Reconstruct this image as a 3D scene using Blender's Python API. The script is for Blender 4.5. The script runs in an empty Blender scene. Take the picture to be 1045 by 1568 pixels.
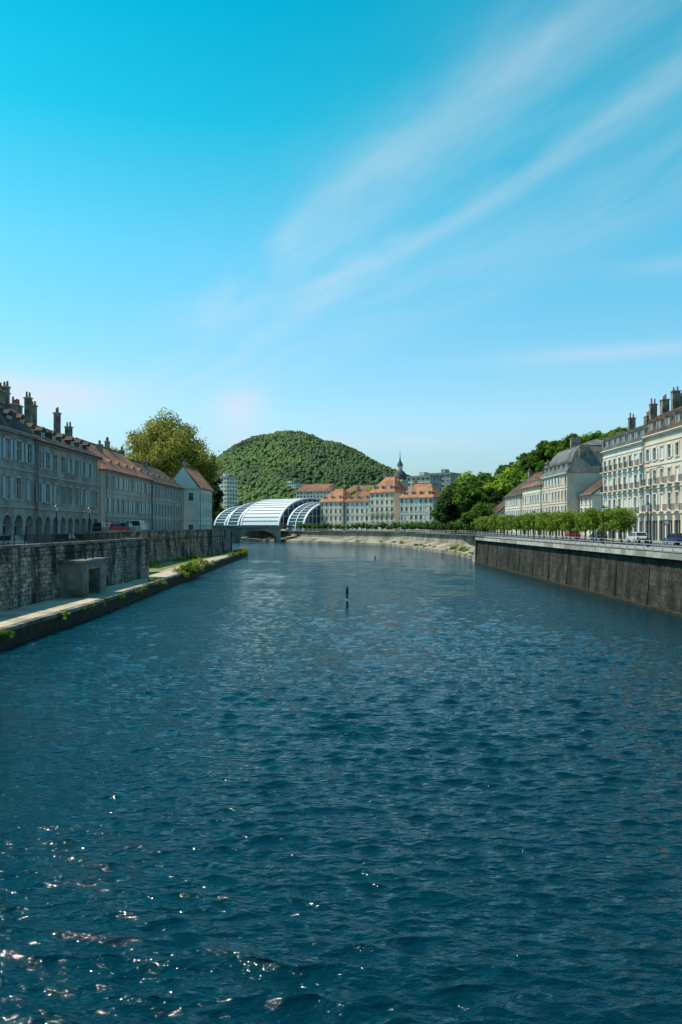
import bpy, math, random, bmesh
import numpy as np
from mathutils import Vector, Matrix
R = random.Random(7)
scene = bpy.context.scene
COL = scene.collection

# ------------------------------------------------------------------ materials
def newmat(name):
    m = bpy.data.materials.new(name); m.use_nodes = True
    nt = m.node_tree
    return m, nt, nt.nodes['Principled BSDF']

def nmat(name, c1, c2, scale=1.0, rough=0.85, bump=0.0, stretch=(1,1,1), detail=4, c3=None, s3=0.15, spec=0.3, metallic=0.0):
    m, nt, P = newmat(name)
    tc = nt.nodes.new('ShaderNodeTexCoord'); mp = nt.nodes.new('ShaderNodeMapping')
    mp.inputs['Scale'].default_value = stretch
    nt.links.new(tc.outputs['Object'], mp.inputs[0])
    n = nt.nodes.new('ShaderNodeTexNoise'); n.inputs['Scale'].default_value = scale; n.inputs['Detail'].default_value = detail
    nt.links.new(mp.outputs[0], n.inputs[0])
    cr = nt.nodes.new('ShaderNodeValToRGB')
    cr.color_ramp.elements[0].position = 0.35; cr.color_ramp.elements[1].position = 0.65
    cr.color_ramp.elements[0].color = (*c1, 1); cr.color_ramp.elements[1].color = (*c2, 1)
    nt.links.new(n.outputs[0], cr.inputs[0]); out = cr.outputs[0]
    if c3:
        n3 = nt.nodes.new('ShaderNodeTexNoise'); n3.inputs['Scale'].default_value = s3; n3.inputs['Detail'].default_value = 4
        nt.links.new(tc.outputs['Object'], n3.inputs[0])
        r3 = nt.nodes.new('ShaderNodeValToRGB'); r3.color_ramp.elements[0].position = 0.42; r3.color_ramp.elements[1].position = 0.62
        nt.links.new(n3.outputs[0], r3.inputs[0])
        mx = nt.nodes.new('ShaderNodeMixRGB'); mx.inputs[2].default_value = (*c3, 1)
        nt.links.new(r3.outputs[0], mx.inputs[0]); nt.links.new(out, mx.inputs[1]); out = mx.outputs[0]
    nt.links.new(out, P.inputs['Base Color'])
    P.inputs['Roughness'].default_value = rough; P.inputs['Specular IOR Level'].default_value = spec
    P.inputs['Metallic'].default_value = metallic
    if bump:
        b = nt.nodes.new('ShaderNodeBump'); b.inputs['Strength'].default_value = bump; b.inputs['Distance'].default_value = 0.1
        nt.links.new(n.outputs[0], b.inputs['Height']); nt.links.new(b.outputs[0], P.inputs['Normal'])
    return m

def brickmat(name, c1, c2, mortar, bw, bh, rough=0.9, dirt=(0.05,0.05,0.045), dscale=0.25, dlo=0.45, dhi=0.7, ms=0.02, vz=0.7, flo=.55, fhi=1.35):
    m, nt, P = newmat(name)
    tc = nt.nodes.new('ShaderNodeTexCoord')
    nz = nt.nodes.new('ShaderNodeTexNoise'); nz.inputs['Scale'].default_value = 1.2
    nt.links.new(tc.outputs['UV'], nz.inputs[0])
    va = nt.nodes.new('ShaderNodeMixRGB'); va.blend_type = 'ADD'; va.inputs[0].default_value = 0.12
    nt.links.new(tc.outputs['UV'], va.inputs[1]); nt.links.new(nz.outputs[1], va.inputs[2])
    b = nt.nodes.new('ShaderNodeTexBrick'); b.inputs['Scale'].default_value = 1
    b.inputs['Brick Width'].default_value = bw; b.inputs['Row Height'].default_value = bh
    b.inputs['Mortar Size'].default_value = ms; b.inputs['Mortar Smooth'].default_value = 0.3
    b.inputs['Color1'].default_value = (*c1,1); b.inputs['Color2'].default_value = (*c2,1); b.inputs['Mortar'].default_value = (*mortar,1)
    nt.links.new(va.outputs[0], b.inputs[0])
    n = nt.nodes.new('ShaderNodeTexNoise'); n.inputs['Scale'].default_value = dscale; n.inputs['Detail'].default_value = 8
    mp = nt.nodes.new('ShaderNodeMapping'); mp.inputs['Scale'].default_value = (1.6,1.6,vz)
    nt.links.new(tc.outputs['Object'], mp.inputs[0]); nt.links.new(mp.outputs[0], n.inputs[0])
    cr = nt.nodes.new('ShaderNodeValToRGB'); cr.color_ramp.elements[0].position = dlo; cr.color_ramp.elements[1].position = dhi
    nt.links.new(n.outputs[0], cr.inputs[0])
    mx = nt.nodes.new('ShaderNodeMixRGB'); mx.inputs[2].default_value = (*dirt,1)
    nt.links.new(cr.outputs[0], mx.inputs[0]); nt.links.new(b.outputs[0], mx.inputs[1])
    nf = nt.nodes.new('ShaderNodeTexNoise'); nf.inputs['Scale'].default_value = 3.0; nf.inputs['Detail'].default_value = 5
    nt.links.new(tc.outputs['Object'], nf.inputs[0])
    mr = nt.nodes.new('ShaderNodeMapRange'); mr.inputs[1].default_value=0.3; mr.inputs[2].default_value=0.7; mr.inputs[3].default_value=flo; mr.inputs[4].default_value=fhi
    nt.links.new(nf.outputs[0], mr.inputs[0])
    m2 = nt.nodes.new('ShaderNodeMixRGB'); m2.blend_type='MULTIPLY'; m2.inputs[0].default_value=1
    nt.links.new(mx.outputs[0], m2.inputs[1]); nt.links.new(mr.outputs[0], m2.inputs[2])
    nt.links.new(m2.outputs[0], P.inputs['Base Color'])
    P.inputs['Roughness'].default_value = rough; P.inputs['Specular IOR Level'].default_value = 0.2
    bp = nt.nodes.new('ShaderNodeBump'); bp.inputs['Strength'].default_value = 0.7; bp.inputs['Distance'].default_value = 0.06
    nt.links.new(b.outputs['Fac'], bp.inputs['Height']); bp.invert = True
    nt.links.new(bp.outputs[0], P.inputs['Normal'])
    return m

def leafmat(name, c1, c2, scale=0.35, trans=0.35):
    m, nt, P = newmat(name)
    out = nt.nodes['Material Output']
    geo = nt.nodes.new('ShaderNodeNewGeometry')
    n = nt.nodes.new('ShaderNodeTexNoise'); n.inputs['Scale'].default_value = scale; n.inputs['Detail'].default_value = 3
    nt.links.new(geo.outputs['Position'], n.inputs[0])
    cr = nt.nodes.new('ShaderNodeValToRGB'); cr.color_ramp.elements[0].position = 0.35; cr.color_ramp.elements[1].position = 0.66
    cr.color_ramp.elements[0].color = (*c1,1); cr.color_ramp.elements[1].color = (*c2,1)
    nt.links.new(n.outputs[0], cr.inputs[0])
    nt.links.new(cr.outputs[0], P.inputs['Base Color'])
    P.inputs['Roughness'].default_value = 0.6; P.inputs['Specular IOR Level'].default_value = 0.2
    if trans:
        tr = nt.nodes.new('ShaderNodeBsdfTranslucent')
        nt.links.new(cr.outputs[0], tr.inputs[0])
        mx = nt.nodes.new('ShaderNodeMixShader'); mx.inputs[0].default_value = trans
        nt.links.new(P.outputs[0], mx.inputs[1]); nt.links.new(tr.outputs[0], mx.inputs[2])
        nt.links.new(mx.outputs[0], out.inputs[0])
    return m

def glossmat(name, c, rough=0.2, metallic=0.0, spec=0.5):
    m, nt, P = newmat(name)
    n = nt.nodes.new('ShaderNodeTexNoise'); n.inputs['Scale'].default_value = 2.0
    tc = nt.nodes.new('ShaderNodeTexCoord'); nt.links.new(tc.outputs['Object'], n.inputs[0])
    mr = nt.nodes.new('ShaderNodeMapRange'); mr.inputs[3].default_value = 0.85; mr.inputs[4].default_value = 1.15
    nt.links.new(n.outputs[0], mr.inputs[0])
    mx = nt.nodes.new('ShaderNodeMixRGB'); mx.blend_type='MULTIPLY'; mx.inputs[0].default_value = 1; mx.inputs[1].default_value = (*c,1)
    nt.links.new(mr.outputs[0], mx.inputs[2]); nt.links.new(mx.outputs[0], P.inputs['Base Color'])
    P.inputs['Roughness'].default_value = rough; P.inputs['Metallic'].default_value = metallic; P.inputs['Specular IOR Level'].default_value = spec
    return m

M = {}
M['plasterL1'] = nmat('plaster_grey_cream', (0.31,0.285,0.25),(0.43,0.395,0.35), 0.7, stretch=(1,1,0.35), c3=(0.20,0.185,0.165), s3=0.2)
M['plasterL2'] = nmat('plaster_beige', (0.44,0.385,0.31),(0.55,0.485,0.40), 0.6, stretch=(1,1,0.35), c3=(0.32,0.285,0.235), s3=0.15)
M['plasterCream'] = nmat('plaster_cream', (0.72,0.60,0.46),(0.80,0.70,0.56), 0.5, stretch=(1,1,0.4), c3=(0.62,0.52,0.41), s3=0.2)
M['plasterWhite'] = nmat('plaster_white', (0.74,0.67,0.58),(0.80,0.75,0.67), 0.5, stretch=(1,1,0.4), c3=(0.64,0.57,0.49), s3=0.2)
M['plasterOchre'] = nmat('plaster_ochre', (0.68,0.54,0.41),(0.78,0.65,0.51), 0.5, stretch=(1,1,0.4), c3=(0.56,0.44,0.34), s3=0.2)
M['plasterGrey'] = nmat('plaster_grey', (0.44,0.41,0.37),(0.54,0.50,0.46), 0.5, stretch=(1,1,0.3), c3=(0.34,0.31,0.28), s3=0.25)
M['trim'] = nmat('cut_stone_trim', (0.66,0.57,0.47),(0.77,0.68,0.58), 1.5)
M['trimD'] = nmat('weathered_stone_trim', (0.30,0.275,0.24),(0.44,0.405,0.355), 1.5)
M['glass'] = glossmat('window_glass', (0.015,0.02,0.028), 0.1, 0, 0.45)
M['curtain'] = nmat('curtained_window', (0.25,0.26,0.27),(0.45,0.45,0.44), 0.9, rough=0.3)
M['frame'] = glossmat('window_frame_white', (0.65,0.65,0.63), 0.5)
M['shutB'] = glossmat('shutter_blue_grey', (0.35,0.43,0.48), 0.6)
M['shutW'] = glossmat('shutter_white', (0.68,0.67,0.63), 0.6)
M['tileRed'] = nmat('clay_tile_red', (0.20,0.085,0.05),(0.37,0.16,0.095), 2.2, bump=0.4, stretch=(1,1,3), c3=(0.14,0.075,0.052), s3=0.3)
M['tileOrange'] = nmat('clay_tile_orange', (0.36,0.145,0.07),(0.50,0.22,0.115), 2.2, bump=0.4, stretch=(1,1,3), c3=(0.25,0.12,0.075), s3=0.3)
M['tileBrown'] = nmat('clay_tile_brown', (0.06,0.038,0.028),(0.155,0.085,0.058), 2.2, bump=0.4, stretch=(1,1,3), c3=(0.045,0.04,0.036), s3=0.3)
M['slate'] = nmat('slate_roof', (0.045,0.045,0.05),(0.10,0.098,0.10), 2.0, rough=0.75, bump=0.3, stretch=(1,1,3), c3=(0.14,0.13,0.12), s3=0.2)
M['zinc'] = nmat('zinc_roof', (0.12,0.115,0.11),(0.21,0.20,0.19), 0.8, rough=0.65, stretch=(3,3,.5), c3=(0.085,0.078,0.07), s3=0.25)
M['chim'] = nmat('chimney_render', (0.12,0.09,0.07),(0.34,0.27,0.21), 0.8)
M['pot'] = nmat('clay_chimney_pot', (0.22,0.10,0.06),(0.32,0.16,0.10), 3)
M['iron'] = glossmat('black_iron', (0.02,0.02,0.022), 0.5)
M['shop'] = glossmat('shop_front_dark', (0.03,0.03,0.034), 0.3)
M['awn'] = glossmat('awning_rust', (0.45,0.12,0.06), 0.8)
M['wallL'] = brickmat('quay_rubble_stone', (0.44,0.37,0.29),(0.17,0.147,0.12),(0.07,0.062,0.052), 0.85,0.36, dirt=(0.04,0.036,0.029), dscale=0.3, dlo=0.42, dhi=0.64, flo=.3, fhi=1.65)
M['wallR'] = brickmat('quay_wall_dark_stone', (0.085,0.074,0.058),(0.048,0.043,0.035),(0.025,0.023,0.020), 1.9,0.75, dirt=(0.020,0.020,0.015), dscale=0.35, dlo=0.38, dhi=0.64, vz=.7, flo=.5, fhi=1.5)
M['wallF'] = brickmat('embankment_beige_stone', (0.44,0.37,0.285),(0.34,0.29,0.225),(0.20,0.175,0.14), 1.6,0.6, dirt=(0.15,0.128,0.098), dscale=0.12, dlo=0.40, dhi=0.66)
M['cope'] = nmat('coping_stone', (0.42,0.39,0.35),(0.57,0.54,0.49), 1.5, c3=(0.27,0.25,0.22), s3=0.3)
M['copeD'] = nmat('old_coping_stone', (0.17,0.152,0.127),(0.32,0.285,0.24), 1.5, c3=(0.09,0.082,0.07), s3=0.4)
M['path'] = nmat('towpath_gravel', (0.44,0.36,0.265),(0.58,0.485,0.365), 1.2, c3=(0.31,0.26,0.19), s3=0.4)
M['algae'] = nmat('wet_mossy_stone', (0.014,0.014,0.009),(0.038,0.038,0.022), 1.5, rough=0.7)
M['asphalt'] = nmat('asphalt', (0.045,0.045,0.046),(0.065,0.064,0.062), 1.0, bump=0.1)
M['pave'] = nmat('pavement', (0.26,0.25,0.23),(0.36,0.34,0.32), 0.8)
M['grass'] = nmat('grass', (0.09,0.12,0.018),(0.22,0.235,0.036), 1.5, bump=0.6, c3=(0.30,0.25,0.085), s3=0.35)
M['groundm'] = nmat('ground_earth', (0.10,0.10,0.07),(0.18,0.17,0.12), 0.1)
M['forestfloor'] = nmat('forest_floor', (0.015,0.03,0.010),(0.03,0.05,0.016), 0.05)
M['white'] = glossmat('white_panel', (0.62,0.64,0.66), 0.55)
M['shellgrey'] = glossmat('shell_joint_grey', (0.26,0.29,0.32), 0.5)
M['bglass'] = glossmat('tinted_curtain_glass', (0.03,0.055,0.07), 0.2, 0, 0.45)
M['rail'] = glossmat('galvanised_rail', (0.45,0.46,0.47), 0.45, 0.3)
M['bark'] = nmat('bark', (0.06,0.045,0.035),(0.12,0.095,0.07), 4)
M['leafYel'] = leafmat('leaves_yellow_green', (0.19,0.20,0.03),(0.42,0.40,0.075), 0.5, .4)
M['leafMid'] = leafmat('leaves_mid_green', (0.045,0.10,0.010),(0.14,0.24,0.022), 0.25)
M['leafBright'] = leafmat('leaves_bright_green', (0.13,0.24,0.015),(0.30,0.42,0.03), 0.2)
M['leafDark'] = leafmat('leaves_dark_green', (0.015,0.035,0.010),(0.05,0.09,0.018), 0.25)
M['leafLime'] = leafmat('leaves_pollard', (0.10,0.165,0.015),(0.25,0.33,0.035), 0.5)
M['hillleaf'] = leafmat('forest_canopy', (0.020,0.048,0.014),(0.075,0.13,0.025), 0.013, 0)
M['rubber'] = glossmat('tyre_rubber', (0.02,0.02,0.02), 0.8)
M['carred'] = glossmat('car_paint_red', (0.45,0.03,0.03), 0.2, 0.0, 0.6)
M['carwhite'] = glossmat('car_paint_white', (0.72,0.72,0.72), 0.2)
M['cargrey'] = glossmat('car_paint_grey', (0.12,0.13,0.14), 0.22, 0.4)
M['carblue'] = glossmat('car_paint_blue', (0.03,0.07,0.16), 0.2)
M['lampred'] = glossmat('tail_lamp_red', (0.5,0.02,0.01), 0.2)
M['signred'] = glossmat('marker_red', (0.5,0.05,0.03), 0.5)

# ------------------------------------------------------------------ mesh builder
class B:
    def __init__(s): s.parts = {}
    def add(s, part, mat, pts, faces):
        d = s.parts.setdefault(part, {'v':[], 'f':[], 'm':[], 'mats':[]})
        if mat not in d['mats']: d['mats'].append(mat)
        mi = d['mats'].index(mat); o = len(d['v'])
        d['v'] += [tuple(p) for p in pts]
        for f in faces: d['f'].append([o+i for i in f]); d['m'].append(mi)
    def quad(s, part, mat, a, b, c, d): s.add(part, mat, [a,b,c,d], [(0,1,2,3)])
    def box(s, part, mat, p0, p1, F=None):
        x0,y0,z0 = p0; x1,y1,z1 = p1
        P = [(x0,y0,z0),(x1,y0,z0),(x1,y1,z0),(x0,y1,z0),(x0,y0,z1),(x1,y0,z1),(x1,y1,z1),(x0,y1,z1)]
        if F: P = [F(*p) for p in P]
        s.add(part, mat, P, [(0,3,2,1),(4,5,6,7),(0,1,5,4),(1,2,6,5),(2,3,7,6),(3,0,4,7)])
    def finish(s, name, loc=(0,0,0), rot=0.0, single=False):
        def mk(nm, plist):
            me = bpy.data.meshes.new(nm); V=[];Fc=[];MI=[];mats=[]
            for d in plist:
                o = len(V); V += d['v']
                for f,mi in zip(d['f'], d['m']):
                    Fc.append([o+i for i in f]); mm = d['mats'][mi]
                    if mm not in mats: mats.append(mm)
                    MI.append(mats.index(mm))
            me.from_pydata(V, [], Fc); me.polygons.foreach_set('material_index', MI)
            for mm in mats: me.materials.append(M[mm])
            uv = me.uv_layers.new(name='UVMap')
            me.update()
            buf = np.zeros(len(me.loops)*2, dtype=np.float32)
            for p in me.polygons:
                n = p.normal
                if abs(n.z) > 0.7:
                    for li in p.loop_indices:
                        c = me.vertices[me.loops[li].vertex_index].co; buf[2*li]=c.x; buf[2*li+1]=c.y
                else:
                    l = math.hypot(n.x,n.y) or 1; tx,ty = -n.y/l, n.x/l
                    for li in p.loop_indices:
                        c = me.vertices[me.loops[li].vertex_index].co; buf[2*li]=c.x*tx+c.y*ty; buf[2*li+1]=c.z
            uv.data.foreach_set('uv', buf)
            return bpy.data.objects.new(nm, me)
        if single or len(s.parts)==1:
            ob = mk(name, list(s.parts.values())); COL.objects.link(ob)
            ob.location = loc; ob.rotation_euler = (0,0,rot); return ob
        e = bpy.data.objects.new(name, None); COL.objects.link(e); e.location = loc; e.rotation_euler=(0,0,rot)
        e.empty_display_size = 0.5
        for k,d in s.parts.items():
            o = mk(k, [d]); COL.objects.link(o); o.parent = e
        return e

def tube(b, part, mat, p0, p1, r0, r1, n=7):
    p0=Vector(p0); p1=Vector(p1); d=(p1-p0).normalized()
    a = d.orthogonal().normalized(); c = d.cross(a)
    pts=[]
    for p,r in ((p0,r0),(p1,r1)):
        for i in range(n):
            t=2*math.pi*i/n; pts.append(p+(a*math.cos(t)+c*math.sin(t))*r)
    fs=[(i,(i+1)%n,n+(i+1)%n,n+i) for i in range(n)]+[tuple(range(n))[::-1],tuple(range(n,2*n))]
    b.add(part,mat,pts,fs)

# ------------------------------------------------------------------ facades
def frameF(ox, oy, ang):
    c,s = math.cos(ang), math.sin(ang)
    return lambda u,w,z: (ox+u*c+w*s, oy+u*s-w*c, z)

def facade(b, F, L, z0, floors, bay, wall, trim='trim', shut=None, pshut=0.0, band=True, balc=(), wrec=0.22, rnd=R):
    n = max(1, int(round(L/bay))); bw = L/n; z = z0
    for fi, fl in enumerate(floors):
        h = fl['h']; t = fl.get('t','win')
        if t == 'blank':
            b.quad('walls', wall, F(0,0,z),F(L,0,z),F(L,0,z+h),F(0,0,z+h)); z += h; continue
        ww = min(fl.get('w',1.1), bw*0.8); wh = fl.get('wh',1.9); sl = fl.get('s',0.85)
        for i in range(n):
            u0=i*bw; u1=u0+bw; a=(u0+u1)/2-ww/2; c=a+ww; q0=z+sl; q1=q0+wh
            if fl.get('skip') and rnd.random()<fl['skip']:
                b.quad('walls',wall,F(u0,0,z),F(u1,0,z),F(u1,0,z+h),F(u0,0,z+h)); continue
            b.quad('walls',wall,F(u0,0,z),F(a,0,z),F(a,0,z+h),F(u0,0,z+h))
            b.quad('walls',wall,F(c,0,z),F(u1,0,z),F(u1,0,z+h),F(c,0,z+h))
            if sl>0.01: b.quad('walls',wall,F(a,0,z),F(c,0,z),F(c,0,q0),F(a,0,q0))
            if t=='arch':
                N=8; r=ww/2; zs=q1-r; cx=(a+c)/2
                arc=[(cx-r*math.cos(math.pi*k/N), zs+r*math.sin(math.pi*k/N)) for k in range(N+1)]
                for k in range(N):
                    (x1,y1),(x2,y2)=arc[k],arc[k+1]
                    b.quad('walls',wall,F(x1,0,y1),F(x2,0,y2),F(x2,0,z+h),F(x1,0,z+h))
                    b.quad('walls',trim,F(x1,0,y1),F(x1,-0.7,y1),F(x2,-0.7,y2),F(x2,0,y2))
                    k1=1+0.22/r
                    e=[(cx+(x-cx)*k1, zs+(y-zs)*k1) for x,y in (arc[k],arc[k+1])]
                    b.quad('trim',trim,F(x1,0.05,y1),F(x2,0.05,y2),F(e[1][0],0.05,e[1][1]),F(e[0][0],0.05,e[0][1]))
                    b.quad('trim',trim,F(e[0][0],0.05,e[0][1]),F(e[1][0],0.05,e[1][1]),F(e[1][0],0,e[1][1]),F(e[0][0],0,e[0][1]))
                for x in (a,c): b.quad('walls',trim,F(x,0,q0),F(x,-0.7,q0),F(x,-0.7,zs),F(x,0,zs))
                b.add('shopfronts','shop',[F(a,-0.7,q0),F(c,-0.7,q0)]+[F(x,-0.7,y) for x,y in arc[::-1]],[tuple(range(N+3))])
                b.box('shopfronts','frame',(cx-0.04,-0.69,q0),(cx+0.04,-0.62,q1-0.1),F)
                b.box('shopfronts','frame',(a,-0.69,zs-0.05),(c,-0.62,zs+0.05),F)
                continue
            b.quad('walls',wall,F(a,0,q1),F(c,0,q1),F(c,0,z+h),F(a,0,z+h))
            d=-wrec
            b.quad('walls',trim,F(a,0,q0),F(a,d,q0),F(a,d,q1),F(a,0,q1))
            b.quad('walls',trim,F(c,d,q0),F(c,0,q0),F(c,0,q1),F(c,d,q1))
            b.quad('walls',trim,F(a,0,q0),F(c,0,q0),F(c,d,q0),F(a,d,q0))
            b.quad('walls',trim,F(a,d,q1),F(c,d,q1),F(c,0,q1),F(a,0,q1))
            rr=rnd.random()
            closed = shut and rr<0.12 and t=='win'
            if t=='shop':
                b.quad('shopfronts','shop',F(a,d,q0),F(c,d,q0),F(c,d,q1),F(a,d,q1))
                if rnd.random()<0.3:
                    b.add('awnings','awn',[F(a-.1,0.02,q1+.1),F(c+.1,0.02,q1+.1),F(c+.1,1.1,q1-.5),F(a-.1,1.1,q1-.5),F(c+.1,1.1,q1-.7),F(a-.1,1.1,q1-.7)],[(0,1,2,3),(3,2,4,5)])
                b.box('windows','frame',((a+c)/2-0.04,d+0.005,q0),((a+c)/2+0.04,d+0.06,q1),F)
                continue
            b.quad('windows','curtain' if rr>0.82 else 'glass',F(a,d,q0),F(c,d,q0),F(c,d,q1),F(a,d,q1))
            mw=0.03
            b.box('windows','frame',((a+c)/2-mw,d+0.004,q0+.07),((a+c)/2+mw,d+0.06,q1-.07),F)
            b.box('windows','frame',(a,d+0.004,q0),(a+.06,d+0.06,q1),F); b.box('windows','frame',(c-.06,d+0.004,q0),(c,d+0.06,q1),F)
            b.box('windows','frame',(a+.06,d+0.004,q1-.07),(c-.06,d+0.06,q1),F); b.box('windows','frame',(a+.06,d+0.004,q0),(c-.06,d+0.06,q0+.07),F)
            b.box('windows','frame',(a+.06,d+0.006,q0+wh*0.66),((a+c)/2-mw-.002,d+0.055,q0+wh*0.66+.04),F)
            b.box('windows','frame',((a+c)/2+mw+.002,d+0.006,q0+wh*0.66),(c-.06,d+0.055,q0+wh*0.66+.04),F)
            b.box('trim',trim,(a-.16,-.002,q0),(a-.003,.05,q1),F); b.box('trim',trim,(c+.003,-.002,q0),(c+.16,.05,q1),F)
            b.box('trim',trim,(a-.22,-.003,q1+.003),(c+.22,.09,q1+.24),F); b.box('trim',trim,(a-.2,-.004,q0-.14),(c+.2,.12,q0-.003),F)
            if closed:
                b.box('shutters',shut,(a+.01,d+.09,q0+.02),(c-.01,d+.14,q1-.02),F)
            elif shut and rnd.random()<pshut:
                sw=ww*0.5
                b.box('shutters',shut,(a-.17-sw,.052,q0+.02),(a-.17,.1,q1-.02),F)
                b.box('shutters',shut,(c+.17,.052,q0+.02),(c+.17+sw,.1,q1-.02),F)
            if fi in balc:
                b.box('balconies','trim',(a-.35,.125,q0-.3),(c+.35,.7,q0-.16),F)
                b.box('balconies','iron',(a-.33,.64,q0+.75),(c+.33,.68,q0+.8),F)
                k=a-.33
                while k<c+.33:
                    b.box('balconies','iron',(k,.65,q0-.16),(k+.03,.68,q0+.75),F); k+=.16
        z += h
        if band and fi<len(floors)-1: b.box('trim',trim,(-.05,-.005,z-.12),(L+.05,.14 if fi==0 else .09,z+.10),F)
    b.box('trim',trim,(-.1,-.006,z-.32),(L+.1,.28,z-.14),F)
    b.box('trim',trim,(-.15,-.007,z-.137),(L+.15,.42,z+.02),F)
    return z

def roof_hip(b, mat, L, D, ze, zr, hip=0.0, ov=0.5, gmat=None, x0=0, y0=0, part='roof', hipL=None, hipR=None):
    hl = hip if hipL is None else hipL; hr = hip if hipR is None else hipR
    ox = ov if hl>0 else ov*0.5; oy=ov
    a=(x0-ox,y0-oy,ze); bb=(x0+L+ox,y0-oy,ze); c=(x0+L+ox,y0+D+oy,ze); d=(x0-ox,y0+D+oy,ze)
    r0=(x0+(hl if hl>0 else -ox),y0+D/2,zr); r1=(x0+L-(hr if hr>0 else -ox),y0+D/2,zr)
    t=0.18
    b.add(part,mat,[a,bb,c,d,r0,r1],[(0,1,5,4),(2,3,4,5)])
    if hl>0: b.add(part,mat,[a,d,r0],[(0,2,1)])
    elif gmat: b.add('walls',gmat,[(x0,y0,ze),(x0,y0+D,ze),(x0,y0+D/2,zr-.25)],[(0,2,1)])
    if hr>0: b.add(part,mat,[bb,c,r1],[(0,1,2)])
    elif gmat: b.add('walls',gmat,[(x0+L,y0,ze),(x0+L,y0+D,ze),(x0+L,y0+D/2,zr-.25)],[(0,1,2)])
    dn=lambda p:(p[0],p[1],p[2]-t)
    b.add(part,mat,[a,bb,dn(bb),dn(a)],[(0,3,2,1)]); b.add(part,mat,[c,d,dn(d),dn(c)],[(0,3,2,1)])
    if hl>0: b.add(part,mat,[d,a,dn(a),dn(d)],[(0,3,2,1)])
    else: b.add(part,mat,[d,r0,a,dn(a),dn(r0),dn(d)],[(0,1,4,5),(1,2,3,4)])
    if hr>0: b.add(part,mat,[bb,c,dn(c),dn(bb)],[(0,3,2,1)])
    else: b.add(part,mat,[bb,r1,c,dn(c),dn(r1),dn(bb)],[(0,1,4,5),(1,2,3,4)])
    b.add(part,mat,[dn(a),dn(bb),dn(c),dn(d)],[(0,3,2,1)])
    b.box(part,mat,(r0[0],r0[1]-.14,zr-.06),(r1[0],r1[1]+.14,zr+.1))

def mansard(b, mat, L, D, ze, zm, zr, inset=1.4, topmat='zinc', x0=0, y0=0):
    prev=[(x0-.2,y0-.2,ze),(x0+L+.2,y0-.2,ze),(x0+L+.2,y0+D+.2,ze),(x0-.2,y0+D+.2,ze)]
    for k,(fi,fz) in enumerate(((.35,.45),(.62,.78),(1,1))):
        i=inset*fi; zz=ze+(zm-ze)*fz
        c=[(x0+i*.7,y0+i,zz),(x0+L-i*.7,y0+i,zz),(x0+L-i*.7,y0+D-i,zz),(x0+i*.7,y0+D-i,zz)]
        b.add('roof',mat,prev+c,[(0,1,5,4),(1,2,6,5),(2,3,7,6),(3,0,4,7)]); prev=c
    i=inset
    roof_hip(b, topmat, L-i*1.4, D-2*i, zm+.05, zr, hip=2.6, ov=0.15, x0=x0+i*.7, y0=y0+i)

def dormer(b, x, z, w=1.3, h=1.7, dep=2.5, roofm='slate', wallm='trim', yfront=0.3):
    y=yfront
    b.box('dormers',wallm,(x-w/2,y,z),(x+w/2,y+dep,z+h))
    b.quad('dormers','glass',(x-w/2+.2,y-.02,z+.2),(x+w/2-.2,y-.02,z+.2),(x+w/2-.2,y-.02,z+h-.15),(x-w/2+.2,y-.02,z+h-.15))
    b.box('dormers','frame',(x-.04,y-.06,z+.2),(x+.04,y-.024,z+h-.15))
    for s in (-1,1): b.box('dormers','frame',(x+s*(w/2-.17)-.05,y-.06,z+.2),(x+s*(w/2-.17)+.05,y-.024,z+h-.15))
    o=.2; zt=z+h; k=.55
    P=[(x-w/2-o,y-o,zt),(x+w/2+o,y-o,zt),(x,y-o,zt+k),(x-w/2-o,y+dep+.3,zt),(x+w/2+o,y+dep+.3,zt),(x,y+dep+.3,zt+k)]
    b.add('dormers',roofm,P,[(0,1,2),(3,5,4),(0,2,5,3),(1,4,5,2),(0,3,4,1)])

def chimney(b, x, y, z0, z1, w=1.6, d=0.7, mat='chim', pots=3):
    b.box('chimneys',mat,(x-w/2,y-d/2,z0),(x+w/2,y+d/2,z1))
    b.box('chimneys','trimD',(x-w/2-.1,y-d/2-.1,z1+.002),(x+w/2+.1,y+d/2+.1,z1+.16))
    for i in range(pots):
        if w>=d: px,py=x-w/2+w*(i+.5)/pots,y
        else: px,py=x,y-d/2+d*(i+.5)/pots
        tube(b,'chimneys','pot',(px,py,z1+.162),(px,py,z1+.162+R.uniform(.5,.95)),.15,.11,7)

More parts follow.
